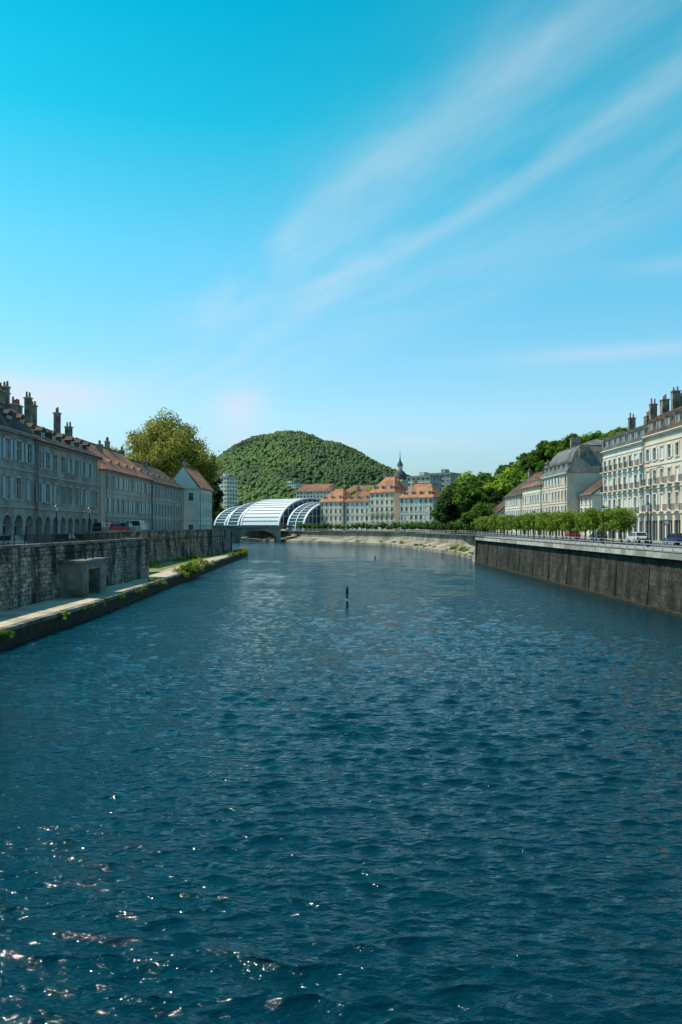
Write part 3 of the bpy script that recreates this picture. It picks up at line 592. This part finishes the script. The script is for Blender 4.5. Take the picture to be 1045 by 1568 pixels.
# ------------------------------------------------------------------ water
def npmesh(me,V,F):
    k=F.shape[1]
    me.vertices.add(len(V)); me.vertices.foreach_set('co',np.ascontiguousarray(V,dtype=np.float32).ravel())
    me.loops.add(F.size); me.loops.foreach_set('vertex_index',np.ascontiguousarray(F,dtype=np.int32).ravel())
    me.polygons.add(len(F)); me.polygons.foreach_set('loop_start',np.arange(0,F.size,k,dtype=np.int32))
    try: me.polygons.foreach_set('loop_total',np.full(len(F),k,dtype=np.int32))
    except Exception: pass
    me.update(calc_edges=True)
def water():
    ratio=1.0045; ys=[8.0]
    while ys[-1]<250: ys.append(ys[-1]*ratio)
    ys=np.array(ys); xs=np.linspace(-27,33,900); dx=xs[1]-xs[0]
    X,Y=np.meshgrid(xs,ys); Z=np.zeros_like(X); DX=np.zeros_like(X); DY=np.zeros_like(X)
    rs=np.random.RandomState(5); dyr=(ys*(ratio-1))[:,None]
    fade=np.clip((230-ys)/80,0,1)[:,None]
    edge=np.clip(np.minimum(X+26.5,32.5-X)/1.5,0,1)
    patch=0.9+0.25*np.sin(X*.21+1.3*np.sin(Y*.09))+0.2*np.sin(Y*.23+X*.12)
    for i in range(76):
        if i<66: lam=math.exp(rs.uniform(math.log(.24),math.log(1.15))); sl=.044; th=rs.normal(0,.42)+.12
        else: lam=rs.uniform(1.4,3.6); sl=.013; th=rs.normal(0,.35)+.1
        k=2*math.pi/lam; kx=k*math.sin(th); ky=k*math.cos(th); ph=rs.uniform(0,6.28)
        a=sl/k*np.clip((lam-2.2*np.maximum(dyr,dx*.6))/(1.2*dyr+.04),0,1)*fade
        P=kx*X+ky*Y+ph; s=np.sin(P); c=np.cos(P)
        Z+=a*c; DX-=a*s*math.sin(th)*1.5; DY-=a*s*math.cos(th)*1.5
    Z*=edge*patch; X2=X+DX*edge; Y2=Y+DY*edge*fade
    n,m=X.shape
    V=np.stack([X2.ravel(),Y2.ravel(),Z.ravel()],1)
    idx=np.arange(n*m).reshape(n,m)
    Fq=np.stack([idx[:-1,:-1].ravel(),idx[:-1,1:].ravel(),idx[1:,1:].ravel(),idx[1:,:-1].ravel()],1)
    yl=ys[-1]
    ex=np.array([(-27,-200,0),(33,-200,0),(33,8,0),(-27,8,0),(-700,yl,0),(60,yl,0),(60,520,0),(-700,520,0),(33,60,0),(60,60,0),(60,yl,0),(33,yl,0),(-60,60,0),(-27,60,0),(-27,yl,0),(-60,yl,0)],dtype=float)
    o=len(V); V=np.vstack([V,ex]); Fq=np.vstack([Fq,[[o,o+1,o+2,o+3],[o+4,o+5,o+6,o+7],[o+8,o+9,o+10,o+11],[o+12,o+13,o+14,o+15]]])
    me=bpy.data.meshes.new('river_water'); npmesh(me,V,Fq)
    me.polygons.foreach_set('use_smooth',np.ones(len(Fq),dtype=bool))
    ob=bpy.data.objects.new('river_water',me); COL.objects.link(ob)
    m,nt,P=newmat('river_water')
    P.inputs['Roughness'].default_value=.05; P.inputs['IOR'].default_value=1.33; P.inputs['Specular IOR Level'].default_value=.40
    tc=nt.nodes.new('ShaderNodeTexCoord')
    n0=nt.nodes.new('ShaderNodeTexNoise'); n0.inputs['Scale'].default_value=.05; nt.links.new(tc.outputs['Object'],n0.inputs[0])
    cr=nt.nodes.new('ShaderNodeValToRGB'); cr.color_ramp.elements[0].color=(0.0,0.018,0.030,1); cr.color_ramp.elements[1].color=(0.0,0.027,0.042,1)
    nt.links.new(n0.outputs[0],cr.inputs[0]); nt.links.new(cr.outputs[0],P.inputs['Base Color'])
    mp=nt.nodes.new('ShaderNodeMapping'); mp.inputs['Scale'].default_value=(.5,1,1); mp.inputs['Rotation'].default_value=(0,0,.15); nt.links.new(tc.outputs['Object'],mp.inputs[0])
    a1=nt.nodes.new('ShaderNodeTexNoise'); a1.inputs['Scale'].default_value=6; a1.inputs['Detail'].default_value=3; nt.links.new(mp.outputs[0],a1.inputs[0])
    a2=nt.nodes.new('ShaderNodeTexNoise'); a2.inputs['Scale'].default_value=1.7; a2.inputs['Detail'].default_value=2; nt.links.new(mp.outputs[0],a2.inputs[0])
    b1=nt.nodes.new('ShaderNodeBump'); b1.inputs['Strength'].default_value=1; b1.inputs['Distance'].default_value=.10; nt.links.new(a1.outputs[0],b1.inputs['Height'])
    b2=nt.nodes.new('ShaderNodeBump'); b2.inputs['Strength'].default_value=1; b2.inputs['Distance'].default_value=.20; nt.links.new(a2.outputs[0],b2.inputs['Height'])
    nt.links.new(b2.outputs[0],b1.inputs['Normal']); nt.links.new(b1.outputs[0],P.inputs['Normal'])
    me.materials.append(m)
water()

# ------------------------------------------------------------------ trees
def leafcards(centres, radii, n, size, rs, squash=.8, shell=.55):
    N=len(centres)*n
    c=np.repeat(centres,n,0); r=np.repeat(radii,n)[:,None]
    d=rs.normal(size=(N,3)); d/=np.linalg.norm(d,axis=1)[:,None]
    rad=shell+(1-shell)*rs.rand(N,1)**.7; rad*= (1+.25*rs.normal(size=(N,1))*.6)
    p=c+d*rad*r*np.array([1,1,squash])
    nrm=d*.8+rs.normal(size=(N,3))*.5+np.array([-.1,0,.5]); nrm/=np.linalg.norm(nrm,axis=1)[:,None]
    t=np.cross(nrm,rs.normal(size=(N,3))); t/=np.linalg.norm(t,axis=1)[:,None]; u=np.cross(nrm,t)
    s=size*(.6+.8*rs.rand(N,1))
    V=np.stack([p-t*s*.5,p-u*s*.32+t*s*.05,p+t*s*.5,p+u*s*.32],1).reshape(-1,3)
    F=np.arange(4*N).reshape(-1,4)
    return V,F
def treemesh(name,trunk_h,H,rx,leafm,nclump,nleaf,size,seed,rt=.35,box=False,clr=.24,ry=None):
    rs=np.random.RandomState(seed); ry=ry or rx
    cz=(H+trunk_h)/2; rz=(H-trunk_h)/2; C=[]
    while len(C)<nclump:
        if box:
            q=rs.uniform(-1,1,3); 
            if max(abs(q))<.45: continue
            C.append((q[0]*rx*.78,q[1]*ry*.78,cz+q[2]*rz*.8)); continue
        q=rs.normal(size=3); q/=np.linalg.norm(q); k=rs.uniform(.35,1)**.5*(1-clr*.8)
        lump=1+.13*math.sin(q[0]*4+seed)+.1*math.sin(q[2]*5+q[1]*4+seed*2)
        zz=q[2]*k*lump
        if zz<0: zz*=.8
        C.append((q[0]*rx*k*lump,q[1]*ry*k*lump,cz+zz*rz))
    C=np.array(C); rr=min(rx,rz)*clr*rs.uniform(.75,1.3,len(C))
    V,F=leafcards(C,rr,nleaf,size,rs)
    b=B(); tube(b,'t','bark',(0,0,-.3),(0.1,0,trunk_h),rt,rt*.75,8); top=cz+rz*.5
    tube(b,'t','bark',(0.1,0,trunk_h),(0,0.1,top),rt*.75,rt*.2,7)
    for i in range(9):
        c=C[rs.randint(len(C))]*np.array([.8,.8,1]); z=trunk_h*.85+(top-trunk_h)*rs.rand()*.6
        tube(b,'t','bark',(0,0,min(z,c[2]-.1)),tuple(c),rt*.4,rt*.08,5)
    d=b.parts['t']; 
    V2=np.array([tuple(v) for v in d['v']]); o=len(V)
    me=bpy.data.meshes.new(name)
    quads=[f for f in d['f'] if len(f)==4]
    Fq=np.vstack([F,np.array(quads)+o]); VV=np.vstack([V,V2])
    npmesh(me,VV,Fq)
    me.materials.append(M[leafm]); me.materials.append(M['bark'])
    mi=np.zeros(len(Fq),dtype=np.int32); mi[len(F):]=1; me.polygons.foreach_set('material_index',mi)
    return me
def place(me,name,loc,rz=0,s=1,parent=None):
    o=bpy.data.objects.new(name,me); COL.objects.link(o); o.location=loc; o.rotation_euler=(0,0,rz)
    o.scale=(s,s,s) if not isinstance(s,tuple) else s
    if parent: o.parent=parent
    return o
big=treemesh('plane_tree_mesh',7,34.5,17,'leafYel',260,220,.62,2,rt=.8,clr=.2)
place(big,'plane_tree',(-50.4,234,GZ),.4)
big2=treemesh('plane_tree_mesh2',6,26,10,'leafYel',100,180,.6,5,rt=.6,clr=.22)
place(big2,'plane_tree',(-67,226,GZ),1.0)
place(big2,'plane_tree',(-43.5,228,GZ),2.6,.72)
dk=treemesh('cedar_mesh',2,24,5.2,'leafDark',90,140,.55,8,rt=.5,clr=.2)
place(dk,'cedar_tree',(-40.2,243,GZ),0); place(dk,'cedar_tree',(-44,262,GZ),1.5,.9)
pol=[treemesh('pollard_mesh%d'%i,1.6,4.7,1.75,'leafLime',34,90,.26,20+i,rt=.16,box=True,clr=.42) for i in range(3)]
y=103; i=0
while y<212:
    place(pol[i%3],'pollard_lime_tree',(36.3+R.uniform(-.15,.15),y,GZ+.14),R.choice([0,HP,math.pi])+R.uniform(-.1,.1),R.uniform(.9,1.08)); y+=3.9; i+=1
far=RIGHT[4:8]
pm=treemesh('quay_tree_mesh',1.2,4.4,1.9,'leafMid',24,50,.45,33,rt=.14,clr=.4,box=True)
for (x0,y0),(x1,y1) in zip(far,far[1:]):
    L=math.hypot(x1-x0,y1-y0); n=int(L/5.2)
    for k in range(n):
        t=(k+.5)/n; place(pm,'quay_lime_tree',(x0+(x1-x0)*t+3.5,y0+(y1-y0)*t+2.0,GZ),R.uniform(0,6),R.uniform(.65,.95))
gen=[treemesh('broadleaf_a',3,15,5.6,'leafMid',60,110,.75,41,clr=.26,rt=.35),treemesh('broadleaf_b',3,14,5.2,'leafBright',55,110,.75,42,clr=.27,rt=.35),
     treemesh('broadleaf_c',2,16,4.6,'leafDark',50,110,.75,43,clr=.28,rt=.35),treemesh('broadleaf_d',2.5,13,5.8,'leafMid',60,110,.7,44,clr=.26,rt=.35)]
for (x,y,gi,s) in [(36.5,262,2,1.0),(38.5,268,0,1.2),(42,258,0,1.2),(46,270,0,1.45),(51,262,1,1.35),(55,274,3,1.6),(41,285,2,1.2),(48,290,1,1.65),(60,282,1,1.7),(37,282,3,.95),(44,246,3,.8),(50,254,2,.9)]:
    place(gen[gi],'park_tree',(x,y,GZ),R.uniform(0,6),s)
def sm(t): t=min(1,max(0,t)); return t*t*(3-2*t)
def hz(x,y): return GZ-.3+34*sm((x-40)/75)*sm((y-225)/130)
b=B(); n=30
pts=[(40+i*12,225+j*12,hz(40+i*12,225+j*12)) for j in range(n) for i in range(n)]
b.add('hillside','forestfloor',pts,[(j*n+i,j*n+i+1,(j+1)*n+i+1,(j+1)*n+i) for j in range(n-1) for i in range(n-1)])
b.finish('hillside')
root=bpy.data.objects.new('hillside_trees',None); COL.objects.link(root)
for k in range(330):
    x=R.uniform(60,210); y=R.uniform(255,430)
    if x/y>.5 or x/y<.13: continue
    place(gen[R.choice([0,0,1,1,2,3,3])],'tree',(x,y,hz(x,y)),R.uniform(0,6),R.uniform(.65,1.0),root)
root2=bpy.data.objects.new('tree_belt',None); COL.objects.link(root2)
for k in range(150):
    y=R.uniform(500,700); x=(R.uniform(-200,160))/1220*y
    if -45<x<40 and y<650: continue
    place(gen[R.choice([0,2,2,3,1])],'tree',(x,y,GZ-1),R.uniform(0,6),R.uniform(.9,1.4),root2)
for k in range(10):
    place(gen[R.choice([1,3,3])],'quayside_tree',(12+R.uniform(-6,8),448+R.uniform(-6,20),GZ),R.uniform(0,6),R.uniform(1.3,1.9))
for (x,y,s) in [(-44,436,.55),(-36,440,.45),(-50,446,.6),(38,236,.5),(-29,428,.4),(-56,440,.6)]:
    place(gen[0],'quayside_tree',(x,y,GZ),R.uniform(0,6),s)
bm=[]
for sd,lm in ((1,'leafYel'),(2,'leafBright'),(3,'leafMid')):
    rs=np.random.RandomState(sd); C=rs.normal(size=(16,3))*np.array([.55,.55,.22])+np.array([0,0,.4]); V,F=leafcards(C,np.full(16,.35),70,.16,rs)
    me=bpy.data.meshes.new('bush'); npmesh(me,V,F); me.materials.append(M[lm]); bm.append(me)
for k in range(26):
    y=R.choice([R.uniform(112,132),R.uniform(112,132),R.uniform(185,218),R.uniform(95,215)]); x=-23.2-(y-126)*.025+R.uniform(-.4,.4)
    place(bm[R.randrange(2)],'riverbank_bush',(x,y,1.15),R.uniform(0,6),R.uniform(.5,1.5))
for k in range(18):
    y=R.uniform(108,200); place(bm[R.randrange(2)],'riverbank_bush',(-32.2+max(0,(y-144))*.08+R.uniform(0,1.2),y,1.2),R.uniform(0,6),R.uniform(.4,1.0))
for k in range(12):
    y=R.uniform(50,110); place(bm[R.randrange(3)],'riverbank_bush',(-21.7,y,.9),R.uniform(0,6),R.uniform(.25,.5))
for k in range(26):
    t=R.random(); i=R.randrange(4); (x0,y0),(x1,y1)=low[i],low[i+1]
    place(bm[R.randrange(3)],'riverbank_bush',(x0+(x1-x0)*t+1.5,y0+(y1-y0)*t+1.5,.9),R.uniform(0,6),R.uniform(.6,1.7))

# ------------------------------------------------------------------ big hill
def hillz(X,Y):
    s=np.where(X<-100,150.,185.)
    h=157*np.exp(-((X+100)**2)/(2*s*s))*np.exp(-((Y-1500)**2)/(2*300.**2))
    h=h+6*np.sin(X*.021+1)*np.sin(Y*.017)*np.clip(h/60,0,1)+3*np.sin(X*.05+Y*.03)*np.clip(h/60,0,1)
    return h+4+14*np.exp(-((Y-1700)**2)/(2*300.**2))
xs=np.linspace(-900,900,150); ys=np.linspace(800,2400,110); X,Y=np.meshgrid(xs,ys); Z=hillz(X,Y)
idx=np.arange(X.size).reshape(X.shape); F=np.stack([idx[:-1,:-1].ravel(),idx[:-1,1:].ravel(),idx[1:,1:].ravel(),idx[1:,:-1].ravel()],1)
me=bpy.data.meshes.new('hill'); npmesh(me,np.stack([X.ravel(),Y.ravel(),Z.ravel()],1),F); me.materials.append(M['forestfloor'])
ob=bpy.data.objects.new('hill',me); COL.objects.link(ob)
rs=np.random.RandomState(9)
bmh=bmesh.new(); bmesh.ops.create_icosphere(bmh,subdivisions=1,radius=1); iv=np.array([v.co[:] for v in bmh.verts]); iff=np.array([[v.index for v in f.verts] for f in bmh.faces]); bmh.free()
n=48000; x=rs.uniform(-520,480,n); y=rs.uniform(900,1580,n); z=hillz(x,y)
r=rs.uniform(1.7,4.4,n)
V=iv[None]*(1+.32*rs.normal(size=(n,len(iv),1)))*r[:,None,None]*np.array([1,1,1.1])+np.stack([x,y,z+r*.4+rs.uniform(0,2.5,n)],1)[:,None]
F=(iff[None]+(np.arange(n)*len(iv))[:,None,None]).reshape(-1,3)
me=bpy.data.meshes.new('hill_forest'); npmesh(me,V.reshape(-1,3),F); me.materials.append(M['hillleaf'])
ob=bpy.data.objects.new('hill_forest',me); COL.objects.link(ob)

# ------------------------------------------------------------------ small objects
def car(name,loc,rot,paint,kind='hatch'):
    b=B(); w=.88
    if kind=='van': body=[(-2.3,.35),(2.3,.35),(2.35,.8),(2.1,1.05),(-2.3,1.15)]; top=[(-2.25,1.15),(1.75,1.05),(1.0,1.9),(-2.15,1.95)]
    else: body=[(-2.05,.35),(2.05,.35),(2.12,.65),(1.9,.85),(1.05,.95),(-1.95,1.0),(-2.12,.7)]; top=[(-1.9,1.0),(1.0,.95),(.35,1.45),(-1.35,1.5)]
    n=len(body)
    P=[(x,-w,z) for x,z in body]+[(x,w,z) for x,z in body]
    b.add('body',paint,P,[tuple(range(n)),tuple(range(n,2*n))[::-1]]+[(i,n+i,n+(i+1)%n,(i+1)%n) for i in range(n)])
    P=[(top[0][0],-w+.04,top[0][1]),(top[1][0],-w+.04,top[1][1]),(top[2][0],-w+.2,top[2][1]),(top[3][0],-w+.2,top[3][1])]
    P+=[(x,-yy,z) for x,yy,z in P]
    b.add('windows','glass',P,[(0,1,2,3),(4,7,6,5),(1,5,6,2),(0,3,7,4)]); b.add('roof',paint,[(P[3][0]-.03,P[3][1]-.02,P[3][2]+.003),(P[2][0]+.03,P[2][1]-.02,P[2][2]+.003),(P[6][0]+.03,P[6][1]+.02,P[6][2]+.003),(P[7][0]-.03,P[7][1]+.02,P[7][2]+.003)]+[(P[3][0]+.05,P[3][1]+.04,P[3][2]+.07),(P[2][0]-.05,P[2][1]+.04,P[2][2]+.07),(P[6][0]-.05,P[6][1]-.04,P[6][2]+.07),(P[7][0]+.05,P[7][1]-.04,P[7][2]+.07)],[(4,5,6,7),(0,1,5,4),(1,2,6,5),(2,3,7,6),(3,0,4,7)])
    for s in (-1,1):
        for t in (0,.45,1):
            x0=P[0][0]+(P[1][0]-P[0][0])*t; x1=P[3][0]+(P[2][0]-P[3][0])*t
            tube(b,'pillars',paint,(x0,s*(w-.03),P[0][2]),(x1,s*(w-.19),P[3][2]),.045,.04,5)
    for x in (-1.3,1.3):
        for s in (-1,1):
            tube(b,'wheels','rubber',(x,s*(w-.2),.33),(x,s*(w+.015),.33),.33,.33,16); tube(b,'wheels','rail',(x,s*(w+.016),.33),(x,s*(w+.03),.33),.2,.18,12)
    for s in (-1,1):
        b.box('lamps','frame',(body[2][0]-.1,s*.6-.18,.62),(body[2][0]+.02,s*.6+.18,.76)); b.box('lamps','lampred',(body[-1][0]-.02,s*.68-.12,.68),(body[-1][0]+.08,s*.68+.12,.86))
    b.box('bumpers','shop',(-2.2,-.8,.34),(-2.1,.8,.55)); b.box('bumpers','shop',(2.1,-.8,.34),(2.2,.8,.55))
    b.finish(name,loc,rot)
TZ=GZ+1.35
for (x,y,p,k,r) in [(-35.6,117.5,'cargrey','hatch',HP),(-35.4,124,'carred','hatch',HP-.5),(-35.2,131,'cargrey','hatch',HP),(-34.9,137.5,'carwhite','van',HP),(-36.4,143,'cargrey','van',HP)]:
    car('parked_car',(x,y,TZ+.012),r,p,k)
for (x,y,p,k,r) in [(-33.0,96,'cargrey','hatch',HP),(-33.2,80,'carwhite','hatch',HP)]:
    car('parked_car',(x,y,GZ+.012),r,p,k)
b=B(); b.add('terrace','asphalt',[(-37.6,107,GZ+.01),(-34.1,107,GZ+.01),(-34.1,144,GZ+.01),(-29.2,205,GZ+.01),(-37.6,205,GZ+.01),(-37.6,107,TZ),(-34.1,107,TZ),(-34.1,144,TZ),(-29.2,205,TZ),(-37.6,205,TZ)],[(5,6,7,8,9),(0,1,6,5),(1,2,7,6),(2,3,8,7),(3,4,9,8),(4,0,5,9)]); b.finish('raised_roadway')
for (x,y,p,k) in [(42.5,101,'carblue','hatch'),(43.5,117,'carwhite','hatch'),(43.6,150,'carred','hatch'),(43.6,135,'cargrey','hatch')]:
    car('parked_car',(x,y,GZ+.012),HP,p,k)
def lamp(name,loc,h=8,arm=1.2,rot=0,ant=False):
    b=B(); tube(b,'base','iron',(0,0,0),(0,0,.9),.16,.12,8); tube(b,'pole','iron',(0,0,.9),(0,0,h),.10,.06,8)
    if ant:
        tube(b,'lantern','frame',(0,0,h+.02),(0,0,h+.5),.12,.24,6); tube(b,'cap','iron',(0,0,h+.51),(0,0,h+.8),.28,.03,6)
    else:
        tube(b,'arm','iron',(0,0,h-.1),(arm,0,h+.25),.04,.035,6); b.box('head','rail',(arm-.05,-.14,h+.18),(arm+.6,.14,h+.32))
    b.finish(name,loc,rot)
lamp('street_lamp',(38.9,100,GZ),9.6,.9,0); 
for y in (82,97,134,160): lamp('street_lamp',(33.9,y+6,GZ+.14),4.2,ant=True)
for y in (60,84,95): lamp('street_lamp',(-30,y,GZ),4.0,ant=True)
for (x,y) in [(25,330),(10,352),(-6,378),(-22,404),(-34,440),(36.5,240)]: lamp('street_lamp',(x+1.5,y+1,GZ),8,1.4,math.pi)
lamp('street_lamp',(-36.8,112,TZ),6,1,0)
b=B()
tube(b,'post','iron',(0,0,-1),(0,0,1.3),.11,.11,10); tube(b,'white_band','frame',(0,0,.62),(0,0,.86),.114,.114,10)
tube(b,'head','iron',(0,0,1.3),(0,0,1.8),.14,.14,10); tube(b,'top_mark','iron',(0,0,1.8),(0,0,2.1),.11,.05,10); tube(b,'float','iron',(0,0,-.1),(0,0,.12),.2,.14,10)
b.finish('channel_marker_post',(.6,78,0))
b=B(); tube(b,'float','iron',(0,0,-.2),(0,0,.25),.28,.2,10); tube(b,'stem','signred',(0,0,.25),(0,0,.9),.08,.04,8)
b.finish('mooring_buoy',(8.5,198,0))
b=B(); tube(b,'pole','rail',(0,0,0),(0,0,2.6),.04,.04,6)
tube(b,'disc','signred',(0,-.03,2.7),(0,-.06,2.7),.32,.32,16); tube(b,'disc','frame',(0,-.062,2.7),(0,-.07,2.7),.23,.23,16)
b.finish('traffic_sign',(34.3,84,GZ+.14))

# ------------------------------------------------------------------ sky & sun
SUN_EL=math.radians(60); SUN_AZ=math.radians(-76)
w=bpy.data.worlds.new('World'); scene.world=w; w.use_nodes=True; nt=w.node_tree; nt.nodes.clear()
N=nt.nodes.new; L=nt.links.new
out=N('ShaderNodeOutputWorld'); bg=N('ShaderNodeBackground'); bg.inputs[1].default_value=.15; L(bg.outputs[0],out.inputs[0])
sky=N('ShaderNodeTexSky'); sky.sky_type='NISHITA'; sky.sun_disc=False; sky.sun_elevation=SUN_EL; sky.sun_rotation=SUN_AZ
tc=N('ShaderNodeTexCoord'); sep=N('ShaderNodeSeparateXYZ'); L(tc.outputs['Generated'],sep.inputs[0])
ramp=N('ShaderNodeValToRGB'); L(sep.outputs[2],ramp.inputs[0]); e=ramp.color_ramp.elements
e[0].position=0; e[0].color=(.27,.35,.42,1); e[1].position=.56; e[1].color=(.0,.60,.56,1)
for p,c in ((.05,(.33,.42,.48)),(.13,(.44,.58,.59)),(.32,(.22,.68,.64)),(.45,(.03,.66,.60))):
    m=e.new(p); m.color=(*c,1)
m=e.new(.8); m.color=(.10,.42,.45,1)
mul=N('ShaderNodeMixRGB'); mul.blend_type='MULTIPLY'; mul.inputs[0].default_value=1; L(sky.outputs[0],mul.inputs[1]); L(ramp.outputs[0],mul.inputs[2])
mul2=N('ShaderNodeMixRGB'); mul2.blend_type='MULTIPLY'; mul2.inputs[0].default_value=1; L(mul.outputs[0],mul2.inputs[1]); mul2.inputs[2].default_value=(2,2,2,1)
def math_(op,a,b_=None,c=None):
    n=N('ShaderNodeMath'); n.operation=op
    for i,v in enumerate((a,b_,c)):
        if v is None: continue
        if isinstance(v,(int,float)): n.inputs[i].default_value=v
        else: L(v,n.inputs[i])
    return n.outputs[0]
zc=math_('MAXIMUM',sep.outputs[2],.02)
PX=math_('DIVIDE',sep.outputs[0],zc); PY=math_('DIVIDE',sep.outputs[1],zc)
T=math_('ADD',math_('MULTIPLY',PX,.905),math_('MULTIPLY',PY,.42)); S=math_('SUBTRACT',math_('MULTIPLY',PY,.905),math_('MULTIPLY',PX,.42))
cb=N('ShaderNodeCombineXYZ'); L(math_('MULTIPLY',T,2.2),cb.inputs[0]); L(math_('MULTIPLY',S,.8),cb.inputs[1])
n1=N('ShaderNodeTexNoise'); n1.inputs['Scale'].default_value=1.0; n1.inputs['Detail'].default_value=5; n1.inputs['Roughness'].default_value=.5; n1.inputs['Distortion'].default_value=.5; L(cb.outputs[0],n1.inputs[0])
cb2=N('ShaderNodeCombineXYZ'); L(math_('MULTIPLY',T,8),cb2.inputs[0]); L(math_('MULTIPLY',S,2.2),cb2.inputs[1])
n2=N('ShaderNodeTexNoise'); n2.inputs['Detail'].default_value=4; n2.inputs['Scale'].default_value=1; n2.inputs['Distortion'].default_value=.8; L(cb2.outputs[0],n2.inputs[0])
wob=math_('MULTIPLY',math_('SUBTRACT',n1.outputs[0],.5),.4); Tw=math_('ADD',T,wob)
def band(c,wd,amp):
    d=math_('DIVIDE',math_('SUBTRACT',Tw,c),wd); return math_('MULTIPLY',math_('POWER',2.718,math_('MULTIPLY',math_('MULTIPLY',d,d),-1)),amp)
bands=math_('ADD',math_('ADD',band(1.08,.13,.48),band(1.40,.10,.55)),math_('ADD',band(1.85,.25,.38),band(1.25,.4,.22)))
tex=math_('ADD',math_('MULTIPLY',n2.outputs[0],.45),math_('MULTIPLY',n1.outputs[0],.9))
tex=math_('MAXIMUM',math_('MULTIPLY',math_('SUBTRACT',tex,.34),1.8),0)
fz=math_('MINIMUM',math_('MAXIMUM',math_('MULTIPLY',math_('SUBTRACT',sep.outputs[2],.10),6.5),0),1)
cir=math_('MULTIPLY',math_('MULTIPLY',math_('MULTIPLY',bands,tex),fz),.62)
cb3=N('ShaderNodeCombineXYZ'); L(math_('MULTIPLY',sep.outputs[0],5),cb3.inputs[0]); L(math_('MULTIPLY',sep.outputs[2],16),cb3.inputs[1]); L(sep.outputs[1],cb3.inputs[2])
n3=N('ShaderNodeTexNoise'); n3.inputs['Detail'].default_value=5; n3.inputs['Scale'].default_value=1.1; L(cb3.outputs[0],n3.inputs[0])
def blob(x,z,sx,sz,amp):
    dx_=math_('DIVIDE',math_('SUBTRACT',sep.outputs[0],x),sx); dz_=math_('DIVIDE',math_('SUBTRACT',sep.outputs[2],z),sz)
    return math_('MULTIPLY',math_('POWER',2.718,math_('MULTIPLY',math_('ADD',math_('MULTIPLY',dx_,dx_),math_('MULTIPLY',dz_,dz_)),-1)),amp)
fw=math_('GREATER_THAN',sep.outputs[1],0)
bl=math_('ADD',math_('ADD',blob(-.125,.145,.032,.03,1.0),blob(-.36,.155,.10,.03,1.1)),math_('ADD',blob(.33,.2,.16,.01,.4),math_('ADD',blob(.36,.29,.10,.012,.3),blob(.0,.105,.2,.010,.5))))
bl=math_('MULTIPLY',math_('MULTIPLY',bl,fw),math_('MAXIMUM',math_('MULTIPLY',math_('SUBTRACT',n3.outputs[0],.3),2.6),0))
fac=math_('MINIMUM',math_('ADD',cir,bl),.85)
mix=N('ShaderNodeMixRGB'); L(fac,mix.inputs[0]); L(mul2.outputs[0],mix.inputs[1]); mix.inputs[2].default_value=(4.9,5.4,6.1,1)
L(mix.outputs[0],bg.inputs[0])
sd=bpy.data.lights.new('sun','SUN'); sd.energy=5.0; sd.angle=math.radians(.53); sd.color=(1,.91,.77)
so=bpy.data.objects.new('sun',sd); COL.objects.link(so)
dirv=Vector((math.sin(SUN_AZ)*math.cos(SUN_EL),math.cos(SUN_AZ)*math.cos(SUN_EL),math.sin(SUN_EL)))
so.rotation_euler=dirv.to_track_quat('Z','Y').to_euler(); so.location=dirv*100

# ------------------------------------------------------------------ camera
cd=bpy.data.cameras.new('camera'); cd.sensor_fit='VERTICAL'; cd.sensor_height=36; cd.lens=36*1220/1568; cd.clip_end=12000; cd.clip_start=.1
cd.shift_y=21/1568
co=bpy.data.objects.new('camera',cd); COL.objects.link(co); co.location=(0,0,8); co.rotation_euler=(math.radians(90),0,0)
scene.camera=co
scene.view_settings.view_transform='Standard'; scene.view_settings.look='None'; scene.view_settings.exposure=0
